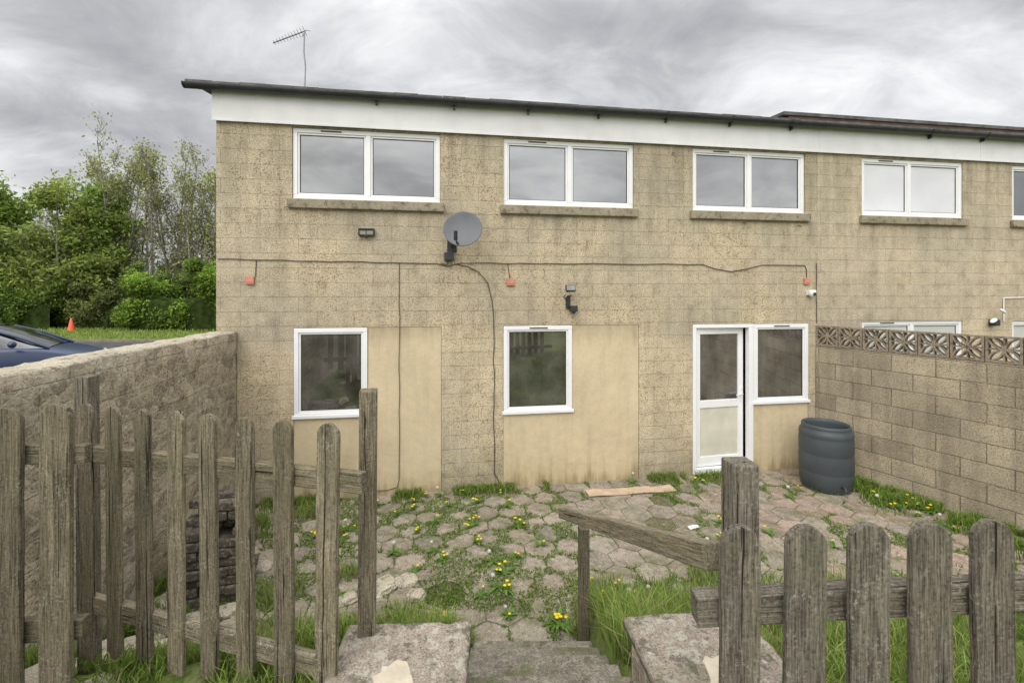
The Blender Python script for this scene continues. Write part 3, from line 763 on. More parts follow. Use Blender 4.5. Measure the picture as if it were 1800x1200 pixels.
# ------------------------------------------------------------------ picket fences
def add_picket(par,P,ztop,zbot,wd,yaw,seed,mat,lean=0.0):
    r=random.Random(seed); L=ztop-zbot; zt=L-wd*0.5; n=7
    prof=[(-wd/2,0),(wd/2,0)]
    for k in range(1,n): prof.append((wd/2+r.uniform(-.0025,.0015),zt*k/n))
    prof+=[(wd/2*math.cos(a)*(1+r.uniform(-.02,.02)),zt+wd*0.5*math.sin(a)*(1+r.uniform(-.04,.02))) for a in [math.pi*k/12 for k in range(13)]]
    for k in range(n-1,0,-1): prof.append((-wd/2-r.uniform(-.0025,.0015),zt*k/n))
    mb=MB(); mb.prism(prof,'y',-0.011,0.011)
    o=mb.obj('picket',mat,par,(P[0],P[1],zbot),yaw,bevel=0.0035); o.rotation_euler=(rnd.uniform(-.012,.012),lean,yaw)
    return o
def rail(par,a,b,h,t,mat,name='rail'):
    a=Vector(a);b=Vector(b); d=b-a; L=d.length; mb=MB(); n=8
    r=random.Random(int(L*1000)); vs=[];fs=[]
    for i in range(n+1):
        x=L*i/n; j=lambda:r.uniform(-.002,.002)
        vs+=[(x,-t/2+j(),-h/2+j()),(x,t/2+j(),-h/2+j()),(x,t/2+j(),h/2+j()),(x,-t/2+j(),h/2+j())]
    for i in range(n):
        for k in range(4): fs.append((i*4+k,i*4+(k+1)%4,(i+1)*4+(k+1)%4,(i+1)*4+k))
    fs+=[(3,2,1,0),(n*4,n*4+1,n*4+2,n*4+3)]
    mb.add(vs,fs); o=mb.obj(name,mat,par,a,0,bevel=0.005)
    o.rotation_euler=(0,-math.asin(d.z/L),math.atan2(d.y,d.x)); return o
def post(par,P,z0,z1,wd,mat,yaw=0,lean=(0,0)):
    mb=MB(); mb.box(-wd/2,wd/2,-wd/2,wd/2,0,z1-z0); o=mb.obj('post',mat,par,(P[0],P[1],z0),yaw,bevel=0.006); o.rotation_euler=(lean[0],lean[1],yaw); return o
F1=empty('picket_fence',(0,0,0),0,None,'weathered round-topped picket fence with leaning panel and post','fence','picket fences beside the steps')
ws=[.100,.094,.090,.094,.094,.094,.094,.098]
for k in range(8):
    P=(-0.736-0.1965*k,1.80+0.0665*k)
    zt=2.6-[228,222,217,212,207,203,198,193][k]*P[1]/800
    add_picket(F1,P,zt,[0.97,0.95,0.93,0.91,0.88,0.85,0.82,0.80][k]+rnd.uniform(-.02,.02),ws[k],math.atan2(0.0665,-0.1965)+math.pi,k,M_WOOD,rnd.uniform(-.012,.012))
for (px,py,wd,tp) in ((-1.812,1.81,0.118,195),(-1.995,1.80,0.112,200),(-2.2,1.78,0.11,200),(-2.4,1.76,0.11,200),(-2.6,1.74,0.11,200)):
    add_picket(F1,(px,py),2.6-tp*py/800,1.0+rnd.uniform(-.05,.02),wd,0.05,int(px*-100),M_WOOD,rnd.uniform(-.02,.02))
rail(F1,(-0.575,1.775,1.862),(-2.12,2.285,1.80),0.082,0.04,M_RAIL)
rail(F1,(-0.78,1.85,1.09),(-2.12,2.285,1.055),0.082,0.04,M_RAIL)
rail(F1,(-1.72,1.85,1.95),(-2.72,1.81,1.96),0.078,0.04,M_RAIL)
rail(F1,(-1.74,1.86,1.24),(-2.72,1.81,1.22),0.085,0.04,M_RAIL)
post(F1,(-0.645,2.02),0.85,2.172,0.075,M_WOOD,0.25,(0,0.006))
post(F1,(-2.225,2.40),0.5,2.165,0.072,M_WOODG,0.0,(0,-0.01))
F2=empty('picket_fence',(1.2,1.2,1.0),0,None,'grey weathered picket fence with square gate post','fence','picket fences beside the steps')
def rel(P): return (P[0]-1.2,P[1]-1.2)
for k in range(12):
    X=0.582+0.1615*k; Y=1.17-0.003*k
    add_picket(F2,rel((X,Y)),2.008+0.004*k+rnd.uniform(-.004,.004)-1.0,0.02+rnd.uniform(-.02,.02),0.1,0.0,50+k,M_WOODG,rnd.uniform(-.01,.012))
rail(F2,(0.485-1.2,1.212-1.2,1.765-1),(2.6-1.2,1.212-1.2,1.87-1),0.078,0.05,M_RAILG)
rail(F2,(0.485-1.2,1.212-1.2,1.2-1),(2.6-1.2,1.212-1.2,1.25-1),0.078,0.05,M_RAILG)
post(F2,rel((0.643,1.285)),-0.1,2.128-1,0.073,M_WOODG,0.08,(0,0.0))
HR=empty('handrail',(0.52,3.3,0),0,None,'weathered timber handrail sloping down beside the steps','handrail')
post(HR,(0,0),-0.1,0.905,0.07,M_WOOD,0.1)
rail(HR,(0.60-0.52,1.36-3.3,1.815),(0.40-0.52,3.62-3.3,0.855),0.075,0.06,M_RAIL)
def retaining(x0,x1,y0,y1,rot,label):
    cx,cy=(x0+x1)/2,(y0+y1)/2
    e=empty('retaining_wall',(cx,cy,0),rot,None,label,'wall','low walls flanking the steps')
    hx,hy=(x1-x0)/2,(y1-y0)/2
    mb=MB(); mb.box(-hx+0.03,hx-0.03,-hy+0.03,hy-0.03,-0.2,1.045); mb.obj('wall_body',M_LWALL,e)
    r=random.Random(int(cx*100))
    mb=MB(); N=36; vs=[];fs=[]
    for j in range(N+1):
        for i in range(N+1):
            a=-hx+2*hx*i/N; b=-hy+2*hy*j/N
            ed=min(i,N-i,j,N-j)
            z=1.1+0.006*nz(a*9,b*9,cx)+0.005*nz(a*30,b*30,cx)-(0.014 if ed==0 else 0)
            if ed==0: a*=1+0.02*nz(a*25,b*25,3); b*=1+0.02*nz(a*25,b*25,8)
            vs.append((a,b,z))
    fs=[(j*(N+1)+i,j*(N+1)+i+1,(j+1)*(N+1)+i+1,(j+1)*(N+1)+i) for j in range(N) for i in range(N)]
    bd=[i for i in range(N+1)]+[j*(N+1)+N for j in range(1,N+1)]+[N*(N+1)+i for i in range(N-1,-1,-1)]+[j*(N+1) for j in range(N-1,0,-1)]
    o_=len(vs)
    for i in bd: vs.append((vs[i][0],vs[i][1],1.047))
    for k in range(len(bd)): k2=(k+1)%len(bd); fs.append((bd[k2],bd[k],o_+k,o_+k2))
    fs.append(tuple(o_+k for k in range(len(bd)-1,-1,-1)))
    mb.add(vs,fs,0,True); mb.obj('coping',M_CAP,e)
    mb=MB(); yc=0.10 if cx<0 else 0.02
    rp=[(0.085*math.cos(a)*(1+r.uniform(-.2,.25)),0.10*math.sin(a)*(1+r.uniform(-.2,.25))+yc) for a in [2*math.pi*k/22 for k in range(22)]]
    mb.prism(rp,'z',1.095,1.108); mb.obj('mortar_patch',M_MORTAR,e,bevel=0.004)
retaining(-0.73,-0.175,1.2,2.09,0.03,'lichened coping slab on a low wall beside the steps')
retaining(0.56,1.13,1.35,2.16,0.10,'lichened coping slab with mortar patch beside the steps')
BP=empty('brick_pier',(-2.55,4.0,0),0.25,None,'crumbling dark brick pier standing near the garden wall','brick pier')
r=random.Random(11); mb=MB()
for c in range(11):
    z=c*0.077
    for i in range(2):
        for j in range(4):
            if c>6 and r.random()<0.4: continue
            M=Matrix.Translation((r.uniform(-.02,.02),r.uniform(-.02,.02),z))@Matrix.Rotation(R(90 if c%2 else 0)+r.uniform(-.07,.07),4,'Z')
            x0=-0.22+i*0.225; y0=-0.22+j*0.112
            mb.box(x0,x0+0.213,y0,y0+0.1,0,0.072,0,M)
mb.obj('brickwork',M_BRICK,BP,bevel=0.012)
def blob(seed,sx,sy,sz):
    import bmesh
    bm=bmesh.new(); bmesh.ops.create_icosphere(bm,subdivisions=3,radius=1)
    for v in bm.verts:
        c=v.co.copy(); 
        m=max(abs(c.x),abs(c.y),abs(c.z)); c=c*(0.55+0.45/m*0.8)
        n=mnoise.noise(c*1.6+Vector((seed*3.1,0,0)))
        c*=1+0.22*n; v.co=Vector((c.x*sx,c.y*sy,c.z*sz))
    me=bpy.data.meshes.new('rubble_stone'); bm.to_mesh(me); bm.free(); me.materials.append(M_STONE)
    return me
pl=[(-1.15,4.0,.16,.12,.04),(-.95,4.08,.12,.1,.04),(-0.82,3.9,.09,.08,.04),(-1.4,3.85,.1,.09,.04),(-2.85,3.75,.14,.1,.08),(-2.75,3.5,.16,.12,.07),(-2.55,3.55,.12,.1,.06),(-2.9,4.35,.13,.12,.1),(-2.3,3.7,.1,.09,.05),(-2.35,2.6,.16,.13,.06),(-2.15,2.75,.12,.12,.05),(-2.5,2.9,.15,.1,.06),(-2.1,1.95,.18,.16,.05),(-2.25,2.1,.14,.12,.05),(-1.85,2.0,.12,.1,.04),(-2.6,4.5,.12,.1,.06),(-2.8,4.7,.15,.1,.07),(-2.35,4.3,.1,.08,.05)]
for i,(x,y,a,b,c) in enumerate(pl):
    o=bpy.data.objects.new('rubble_stone',blob(i,a,b,c)); link(o); o.location=(x,y,gh(x,y)+c*0.4); o.rotation_euler=(rnd.uniform(-.2,.2),rnd.uniform(-.2,.2),rnd.uniform(0,6))
    tag(o,'pale broken limestone lump lying on the ground','stone','loose rubble stones')
mb=MB(); n=10
vs=[];
for i in range(n+1):
    x=1.18*i/n; z=0.010+0.006*math.sin(i*1.3)
    vs+=[(x,0,z),(x,0.17+0.01*math.sin(i*2.1),z+0.004),(x,0.17+0.01*math.sin(i*2.1),z+0.014),(x,0,z+0.010)]
fs=[(i*4+k,i*4+(k+1)%4,(i+1)*4+(k+1)%4,(i+1)*4+k) for i in range(n) for k in range(4)]+[(3,2,1,0),(n*4,n*4+1,n*4+2,n*4+3)]
mb.add(vs,fs); o=mb.obj('wooden_board',M_CARD,None,(0.98,5.78,0.005),0.14); tag(o,'long pale tan board lying flat on the paving','board')
mb=MB(); mb.prism([(0,0),(0.13,0.01),(0.14,0.05),(0.09,0.07),(0.01,0.06)],'z',0,0.012); o=mb.obj('litter',M_UPVC,None,(1.95,4.98,0.01),0.3,bevel=0.004); tag(o,'scrap of white litter lying on the paving','litter')
WB=empty('water_butt',(4.22,6.12,0),0,None,'dark blue-grey ribbed plastic water butt with open top','water butt')
K=0.91
prof=[(0.0001,0.0),(0.30,0.0),(0.318,0.02)]
for zc in (0.26,0.50,0.72):
    prof+=[(0.344,zc-0.05),(0.338,zc-0.02),(0.338,zc-0.005),(0.346,zc+0.02)]
prof+=[(0.335,0.79),(0.31,0.815),(0.312,0.83),(0.312,0.862),(0.30,0.872),(0.285,0.862),(0.28,0.82),(0.30,0.6),(0.28,0.05),(0.0001,0.04)]
mb=MB(); mb.lathe([(r_*K,z_*0.98) for r_,z_ in prof],48); mb.obj('barrel',M_BUTT,WB)
mb=MB(); mb.tube([(0,-0.30,0.12),(0,-0.365,0.12),(0,-0.375,0.09)],0.015,8); mb.obj('tap',M_BLACK,WB)

# ------------------------------------------------------------------ grass (numpy)
rs=np.random.RandomState(5)
GV=[];GF=[];GC=[];gcount=0
def blades(pts,hmin,hmax,wmin,wmax,c1,c2,lean=0.5,dryf=0.07):
    global gcount
    n=len(pts); 
    if n==0: return
    P=np.array(pts,dtype=np.float32); h=rs.uniform(hmin,hmax,n); w=rs.uniform(wmin,wmax,n)
    a=rs.uniform(0,2*np.pi,n); la=rs.uniform(0,2*np.pi,n); l=rs.uniform(0.1,lean,n)*h
    wx=np.cos(a)*w/2; wy=np.sin(a)*w/2; lx=np.cos(la)*l; ly=np.sin(la)*l
    V=np.zeros((n,5,3),np.float32)
    V[:,0]=P+np.stack([-wx,-wy,-0.01+0*h],1); V[:,1]=P+np.stack([wx,wy,-0.01+0*h],1)
    V[:,2]=P+np.stack([wx*.8+lx*.35,wy*.8+ly*.35,h*.6],1); V[:,3]=P+np.stack([-wx*.8+lx*.35,-wy*.8+ly*.35,h*.6],1)
    V[:,4]=P+np.stack([lx,ly,h*(1-0.25*l/h)],1)
    t=rs.uniform(0,1,(n,1)); C=np.array(c1)*(1-t)+np.array(c2)*t
    dry=rs.uniform(0,1,n)<dryf; C[dry]=np.array((0.38,0.32,0.18))
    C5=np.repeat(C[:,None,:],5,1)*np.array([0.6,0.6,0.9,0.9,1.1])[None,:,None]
    F=np.zeros((n,3,3),np.int32); b=(np.arange(n)*5+gcount)[:,None]
    F[:,0]=b+np.array([0,1,2]);F[:,1]=b+np.array([0,2,3]);F[:,2]=b+np.array([3,2,4])
    GV.append(V.reshape(-1,3));GF.append(F.reshape(-1,3));GC.append(C5.reshape(-1,3)); gcount+=n*5
def flush(name,mat,label):
    global GV,GF,GC,gcount
    V=np.concatenate(GV);F=np.concatenate(GF);C=np.concatenate(GC); C=np.concatenate([C,np.ones((len(C),1))],1).astype(np.float32)
    o=tri_mesh(name,V,F,C,mat); GV,GF,GC,gcount=[],[],[],0
    tag(o,label,None,None,'stuff'); return o
def tri_mesh(name,V,F,C,mat,k=3):
    me=bpy.data.meshes.new(name); me.vertices.add(len(V)); me.vertices.foreach_set('co',V.astype(np.float32).ravel())
    me.loops.add(F.size); me.loops.foreach_set('vertex_index',F.astype(np.int32).ravel())
    me.polygons.add(len(F)); me.polygons.foreach_set('loop_start',np.arange(0,F.size,k,dtype=np.int32)); me.polygons.foreach_set('loop_total',np.full(len(F),k,dtype=np.int32))
    me.update(calc_edges=True); me.validate()
    ca=me.color_attributes.new(name='tint',type='FLOAT_COLOR',domain='POINT'); ca.data.foreach_set('color',C.ravel())
    me.materials.append(mat); o=bpy.data.objects.new(name,me); link(o); return o
def fb(x,y,s,o=0): return mnoise.fractal(Vector((x*s,y*s,o)),0.7,2.0,4)
G1,G2=(0.12,0.20,0.035),(0.28,0.38,0.08)
W1,W2=(0.12,0.20,0.03),(0.26,0.37,0.07)
pts=[]
while len(pts)<26000:
    x=rs.uniform(0.6,5.5); y=4.15-3.4*rs.uniform()**0.9
    if x>4.523+(6.8-y)*0.504-0.05: continue
    if 0.55<x<1.15 and 1.3<y<2.15: continue
    if fb(x,y,1.3)<-0.22: continue
    pts.append((x,y,gh(x,y)))
blades(pts,0.04,0.15,0.004,0.009,G1,G2,0.9)
pts=[]
while len(pts)<17000:
    x=rs.uniform(-3.0,-0.28); y=rs.uniform(1.3,3.6)
    if x<xl(y)+0.02 or (-0.74<x<-0.17 and y<2.1): continue
    if fb(x,y,1.5,3)<-0.05+0.2*(x<-1.9): continue
    pts.append((x,y,gh(x,y)))
blades(pts,0.03,0.13,0.004,0.009,G1,G2,0.9)
def tuft(cx,cy,r,n,h0,h1):
    pts=[]
    for _ in range(n):
        a=rs.uniform(0,6.28); q=r*rs.uniform()**0.6; x=cx+q*math.cos(a); y=cy+q*math.sin(a); pts.append((x,y,max(gh(x,y),-0.02)))
    blades(pts,h0,h1,0.004,0.008,(0.16,0.26,0.04),(0.36,0.46,0.12),0.8,0.12)
for (cx,cy,r,n,h0,h1) in ((0.72,3.3,.16,300,.12,.34),(0.75,2.9,.2,450,.12,.34),(0.72,2.55,.16,400,.15,.32),(0.95,3.0,.25,450,.1,.28),(1.2,3.4,.3,550,.08,.26),(0.62,3.65,.1,160,.1,.28),(-0.55,2.95,.2,500,.12,.3),(-0.42,3.25,.14,350,.1,.25),(-0.8,3.2,.25,600,.08,.24),(-0.55,3.45,.15,350,.06,.2),(-0.85,3.55,.18,400,.06,.2),(-0.35,2.6,.08,150,.08,.2),(1.6,3.3,.35,600,.08,.25),(2.2,3.6,.4,800,.08,.3),(2.9,3.7,.4,800,.1,.3),(1.4,2.4,.4,1200,.08,.2),(2.2,2.4,.5,1400,.08,.2),(0.5,3.45,.06,100,.05,.25),(-1.2,3.1,.3,500,.08,.2),(1.9,4.1,.3,500,.1,.32),(-1.0,2.3,.3,600,.08,.2),(-1.6,2.5,.3,500,.08,.2),(-1.9,4.9,.12,200,.05,.16),(-2.4,5.3,.15,250,.06,.2),(-1.5,4.2,.12,200,.05,.15),(-2.0,3.9,.2,300,.06,.2),(-2.85,5.1,.15,250,.06,.22)):
    tuft(cx,cy,r,n,h0,h1)
HA=np.array(HC); pts=[];wide=[]
tries=0
ap=HS*math.sqrt(3)/2
while len(pts)+len(wide)<52000 and tries<420000:
    tries+=1
    x=rs.uniform(-3.2,6.0); y=rs.uniform(3.4,6.9)
    d=x*ST-(y-FY)*CT
    if d<0.02 or x<xl(y)+0.02 or (x-4.523)*0.893+(y-6.8)*0.45>-0.02: continue
    k=fb(x,y,1.2,9)*0.7+fb(x,y,3.5,2)*0.35
    dens=0.03
    if -3.0<x<0.7 and 3.7<y<5.8: dens=0.27
    if y<4.6 and x<1.2: dens+=0.08
    if x>1.0: dens-=0.04
    over=k*0.85+dens
    if over<0.02: continue
    D=HA-np.array([x,y]); dd=D[:,0]*D[:,0]+D[:,1]*D[:,1]; dm=math.sqrt(dd.min())
    lim=ap*0.94-0.26*max(0,over-0.16)
    if dm<lim: continue
    if rs.uniform()<0.55: pts.append((x,y,0.0))
    else: wide.append((x,y,0.0))
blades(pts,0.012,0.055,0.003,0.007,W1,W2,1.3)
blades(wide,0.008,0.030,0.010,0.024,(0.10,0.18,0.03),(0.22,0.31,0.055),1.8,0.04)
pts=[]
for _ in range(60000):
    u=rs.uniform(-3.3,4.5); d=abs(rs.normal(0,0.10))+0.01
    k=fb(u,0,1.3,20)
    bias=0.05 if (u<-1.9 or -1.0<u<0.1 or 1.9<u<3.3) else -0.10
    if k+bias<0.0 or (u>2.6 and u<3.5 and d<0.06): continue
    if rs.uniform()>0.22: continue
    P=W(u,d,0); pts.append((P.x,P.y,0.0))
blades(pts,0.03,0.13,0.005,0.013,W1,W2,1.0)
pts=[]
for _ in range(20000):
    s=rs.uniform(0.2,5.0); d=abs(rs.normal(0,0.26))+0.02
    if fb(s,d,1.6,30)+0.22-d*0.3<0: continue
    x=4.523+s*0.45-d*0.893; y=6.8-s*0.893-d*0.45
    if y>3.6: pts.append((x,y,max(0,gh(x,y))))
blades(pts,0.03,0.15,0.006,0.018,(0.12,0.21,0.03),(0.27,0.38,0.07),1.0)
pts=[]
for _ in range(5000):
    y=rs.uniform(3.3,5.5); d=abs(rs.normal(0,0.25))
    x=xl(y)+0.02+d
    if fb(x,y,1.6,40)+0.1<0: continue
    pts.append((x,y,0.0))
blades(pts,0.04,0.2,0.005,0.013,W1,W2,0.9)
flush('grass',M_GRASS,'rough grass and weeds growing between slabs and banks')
V=[];F=[];C=[];c0=0
for _ in range(2600):
    x=rs.uniform(-3.0,5.0); y=rs.uniform(3.5,6.6)
    d=x*ST-(y-FY)*CT
    if d<0.02 or x<xl(y)+0.02 or (x-4.523)*0.893+(y-6.8)*0.45>-0.02: continue
    s=rs.uniform(0.003,0.010)*(2.0 if rs.uniform()<0.04 else 1)
    b=np.array([(1,0,0),(0,1,0),(-1,0,0),(0,-1,0),(0,0,.7),(0,0,-.7)])*s*rs.uniform(0.6,1.2,(6,1))
    V.append(b+np.array([x,y,0.006])); F.append(np.array([(0,1,4),(1,2,4),(2,3,4),(3,0,4),(1,0,5),(2,1,5),(3,2,5),(0,3,5)])+c0); c0+=6
    t=rs.uniform(0.12,0.5); C.append(np.tile((t,t*0.9,t*0.75,1),(6,1)))
tag(tri_mesh('grit',np.concatenate(V),np.concatenate(F),np.concatenate(C).astype(np.float32),M_GRIT),'scattered grit and small stones on the paving',None,None,'stuff')

def dandelion(seed,kind):
    r=random.Random(seed); mb=MB()
    for k in range(r.randint(9,14)):
        a=r.uniform(0,6.28); L=r.uniform(0.05,0.12); wd=r.uniform(0.007,0.013); up=r.uniform(0.1,0.45)
        ca,sa=math.cos(a),math.sin(a); pts=[]
        for i in range(7):
            s=i/6; rr=L*s; z=0.01+L*up*math.sin(s*2.2)*0.8; w_=wd*math.sin(math.pi*min(1,0.12+s*0.88))*(1.35 if i%2 else 0.7)
            pts+=[(ca*rr-sa*w_,sa*rr+ca*w_,z),(ca*rr+sa*w_,sa*rr-ca*w_,z)]
        mb.add(pts,[(2*i,2*i+1,2*i+3,2*i+2) for i in range(6)],0)
    nf={0:1,1:2,2:1,3:3}[kind]
    for k in range(nf):
        a=r.uniform(0,6.28); q=r.uniform(0.01,0.05); h=r.uniform(0.03,0.10); x,y=q*math.cos(a),q*math.sin(a)
        mb.tube([(0,0,0),(x*.7,y*.7,h*.6),(x,y,h)],0.0018,4,0)
        if kind==2: mb.lathe([(0.0001,0.0),(0.012,0.004),(0.017,0.015),(0.012,0.027),(0.0001,0.031)],10,2,(x,y,h-0.005))
        else: mb.lathe([(0.0001,-0.004),(0.006,0.0),(0.0140,0.006),(0.012,0.009),(0.006,0.010),(0.0001,0.009)],9,1,(x,y,h))
    me=mb.obj('dandelion',[M_DLEAF,M_YEL,M_FLUFF]); me_data=me.data; bpy.data.objects.remove(me); return me_data
DM=[dandelion(i,[0,1,0,2,3,1][i]) for i in range(6)]
dl=[]
def near(x,y,n,sp):
    for _ in range(n):
        dl.append((x+rs.normal(0,sp),y+rs.normal(0,sp)))
for _ in range(30):
    s=rs.uniform(0.5,3.2); d=rs.uniform(0.1,0.6); dl.append((4.523+s*0.45-d*0.893,6.8-s*0.893-d*0.45))
near(-1.4,5.2,7,.35); near(-0.6,5.3,8,.35); near(-0.1,4.7,6,.35); near(-1.0,4.4,6,.3); near(-0.3,4.0,5,.25); near(0.1,3.75,3,.2); near(0.75,3.9,6,.15); near(0.35,3.6,3,.1); near(-1.6,3.8,4,.3); near(3.3,6.1,4,.3); near(2.4,5.7,2,.3); near(2.3,4.3,5,.3); near(3.3,4.6,5,.35); near(-2.4,4.9,4,.3); near(1.5,4.2,3,.3)
dl+=[(x,y) for x,y in ((-1.9,2.35),(-1.5,2.5),(1.3,2.9),(1.9,3.0),(2.6,3.1))]
for i in range(12):
    u=rs.uniform(-2.9,3.2); P=W(u,rs.uniform(0.05,0.25),0); dl.append((P.x,P.y))
for i,(x,y) in enumerate(dl):
    kd=i%6
    if y<6.1+0.152*x-0.03 and not (-0.3<x<0.58 and y<3.25):
        o=bpy.data.objects.new('dandelion',DM[kd]); link(o); o.location=(x,y,max(0.0,gh(x,y))); s=rnd.uniform(0.85,1.3); o.scale=(s,s,s); o.rotation_euler=(0,0,rnd.uniform(0,6))
        tag(o,'dandelion gone to seed among the weeds' if kd==3 else 'yellow flowering dandelion among the weeds','dandelion','dandelions on the patio')

# ------------------------------------------------------------------ trees and hedges
def leaves(name,P,size,c1,c2,parent=None,loc=(0,0,0),cscale=None):
    n=len(P); P=np.array(P,dtype=np.float32)
    a=rs.normal(size=(n,3)); a/=np.linalg.norm(a,axis=1)[:,None]; b=rs.normal(size=(n,3)); b-= (a*b).sum(1)[:,None]*a; b/=np.linalg.norm(b,axis=1)[:,None]
    s=(rs.uniform(0.6,1.3,n)*size)[:,None]
    V=np.stack([P-a*s,P-b*s*0.45,P+a*s,P+b*s*0.45],1)
    F=(np.arange(n)*4)[:,None]+np.arange(4)[None,:]
    t=rs.uniform(0,1,(n,1)); C=np.array(c1)*(1-t)+np.array(c2)*t
    if cscale is not None: C=C*np.array(cscale)[:,None]
    C=np.repeat(C[:,None,:],4,1).reshape(-1,3); C=np.concatenate([C,np.ones((len(C),1))],1).astype(np.float32)
    o=tri_mesh(name,V.reshape(-1,3),F,C,M_LEAF,4); o.location=loc
    if parent: o.parent=parent
    return o
def tree(loc,H,spread,seed,nleaf,lsize,c1,c2,label,dens=1.0,stems=1,upright=0.6,trunk_r=0.12,lowest=0.2):
    r=random.Random(seed); mb=MB(); tips=[]
    def grow(p,d,L,rad,lv):
        n=5; pts=[p.copy()]; rr=[rad]
        q=p.copy(); dd=d.copy()
        for i in range(n):
            dd=(dd+Vector((r.uniform(-1,1),r.uniform(-1,1),r.uniform(-.4,1)*upright))*0.13).normalized()
            q=q+dd*L/n; pts.append(q.copy()); rr.append(max(0.008,rad*(1-0.75*(i+1)/n)))
        mb.tube(pts,rr,5 if lv<2 else 3,0)
        if lv>=1:
            for i in range(2,n+1): tips.append((pts[i],lv))
        if lv<3:
            nb={0:int(13*dens)+3,1:6,2:4}[lv]
            for k in range(nb):
                s=r.uniform(lowest if lv==0 else 0.25,1.0); idx=min(n-1,int(s*n)); base=pts[idx].lerp(pts[idx+1],s*n-idx)
                a=r.uniform(0,6.28); out=Vector((math.cos(a),math.sin(a),upright*r.uniform(0.7,1.6)))
                nd=(out+dd*0.4).normalized(); l2=L*(spread if lv==0 else 0.5)*r.uniform(0.6,1.1)*(1.15-0.6*s if lv==0 else 1)
                grow(base,nd,l2,rad*(1-0.7*s)*0.5,lv+1)
    for s in range(stems):
        grow(Vector((r.uniform(-.5,.5)*(stems>1),r.uniform(-.5,.5)*(stems>1),0)),Vector((r.uniform(-.15,.15),r.uniform(-.1,.1),1)).normalized(),H*r.uniform(0.8,1.0),trunk_r,0)
    e=empty('tree',loc,0,None,label,'tree','trees beyond the parking road')
    mb.obj('trunk',M_BARK,e)
    if nleaf:
        T=[t[0] for t in tips]; P=[];cs=[]
        for _ in range(nleaf):
            t=T[rs.randint(len(T))]; sp=0.28
            q=(t.x+rs.normal(0,sp),t.y+rs.normal(0,sp),max(0.3,t.z+rs.normal(0,sp))); P.append(q)
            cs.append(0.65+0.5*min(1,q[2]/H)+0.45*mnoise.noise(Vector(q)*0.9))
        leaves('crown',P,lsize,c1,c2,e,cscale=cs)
    return e
YG1,YG2=(0.21,0.24,0.07),(0.37,0.39,0.14)
GR1,GR2=(0.14,0.22,0.04),(0.28,0.39,0.08)
def TX(px,Y): return (px-900)/800*Y
for i,(px,Y,H,ls) in enumerate(((165,31,11.3,3000),(205,30,12.0,3000),(240,32,12.0,2600),(278,30,11.4,2400),(318,31,11.6,2500),(352,30,11.2,2500),(392,31,11.4,2200))):
    tree((TX(px,Y),Y,0.5),H,0.20,100+i,ls,0.105,YG1,YG2,'tall slender tree with sparse fresh yellow-green leaves',1.0,4,1.3,0.085,0.12)
for i,(px,Y,H,n,sp) in enumerate(((-75,27,7.5,13000,.40),(20,28,7.6,15000,.42),(95,27.5,8.6,14000,.38),(150,28.5,9.0,9500,.30))):
    tree((TX(px,Y),Y,0.5),H,sp,200+i,n,0.14,GR1 if i!=2 else (0.17,0.23,0.045),GR2 if i!=2 else (0.34,0.41,0.10),'broad leafy green tree above the hedge',1.0,2,0.55,0.10,0.0)
tree((TX(22,33),33,0.5),10.3,0.28,301,0,0.1,YG1,YG2,'bare twiggy tree without leaves',1.0,2,0.9,0.08,0.3)
def hedge(x0,x1,y,depth,H,seed,n,c1,c2,label,name='hedge',lsz=0.085):
    r=random.Random(seed); L=x1-x0; e=empty(name,((x0+x1)/2,y,0.5),0,None,label,'hedge')
    bl=[]; nb=int(L*5.0)
    for i in range(nb):
        rad=r.uniform(0.25,0.6)*min(1.0,H/2.6); xx=r.uniform(-L/2+rad*0.6,L/2-rad*0.6)
        hl=H*(0.82+0.30*nz(xx*0.45,seed,0)+0.15*nz(xx*1.4,seed,2))
        bl.append((xx,r.uniform(-depth/2,depth/2)*0.8,max(rad*0.6,r.uniform(0.0,1.0)**0.75*(hl-rad)),rad,r.uniform(0.7,1.25)))
    P=[];cs=[];ar=np.array([b[3]**2 for b in bl]); ar/=ar.sum()
    for idx in rs.choice(len(bl),n,p=ar):
        bx,by,bz,rad,br=bl[idx]; v=rs.normal(size=3); v/=np.linalg.norm(v)
        if v[1]>0.5: v[1]*=-1
        k=rad*(0.75+0.95*rs.uniform()**1.8); q=(bx+v[0]*k,by+v[1]*k,bz+v[2]*k*0.95)
        if q[2]<0: continue
        P.append(q); cs.append(br*(0.85+0.25*v[2])*(0.72+0.4*q[2]/H)*(1+0.5*nz(q[0]*1.1,q[2]*1.1,seed)))  # light from above put into the leaf tint: upward sides brighter
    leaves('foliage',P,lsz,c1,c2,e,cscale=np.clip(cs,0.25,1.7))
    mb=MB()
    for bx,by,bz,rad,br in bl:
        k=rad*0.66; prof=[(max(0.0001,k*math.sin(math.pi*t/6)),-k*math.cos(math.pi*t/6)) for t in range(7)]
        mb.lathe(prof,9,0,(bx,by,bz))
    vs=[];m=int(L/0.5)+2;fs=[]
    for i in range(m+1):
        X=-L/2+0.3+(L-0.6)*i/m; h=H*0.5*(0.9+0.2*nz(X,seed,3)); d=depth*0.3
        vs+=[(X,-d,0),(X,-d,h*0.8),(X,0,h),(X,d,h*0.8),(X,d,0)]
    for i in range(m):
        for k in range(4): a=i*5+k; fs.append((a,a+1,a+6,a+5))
    mb.add(vs,fs); mb.obj('inner_shade_core',M_HCORE,e)  # dark core stands in for the shade inside the foliage
hedge(TX(-60,35),TX(430,35),35,2.0,6.0,21,30000,(0.14,0.19,0.05),(0.27,0.33,0.10),'tall loose green thicket behind the slender trees','thicket',0.10)
hedge(-42,-17.0,28.5,2.0,4.3,1,40000,(0.10,0.155,0.03),(0.22,0.30,0.065),'long dark overgrown hedge behind the grass verge','hedge',0.095)
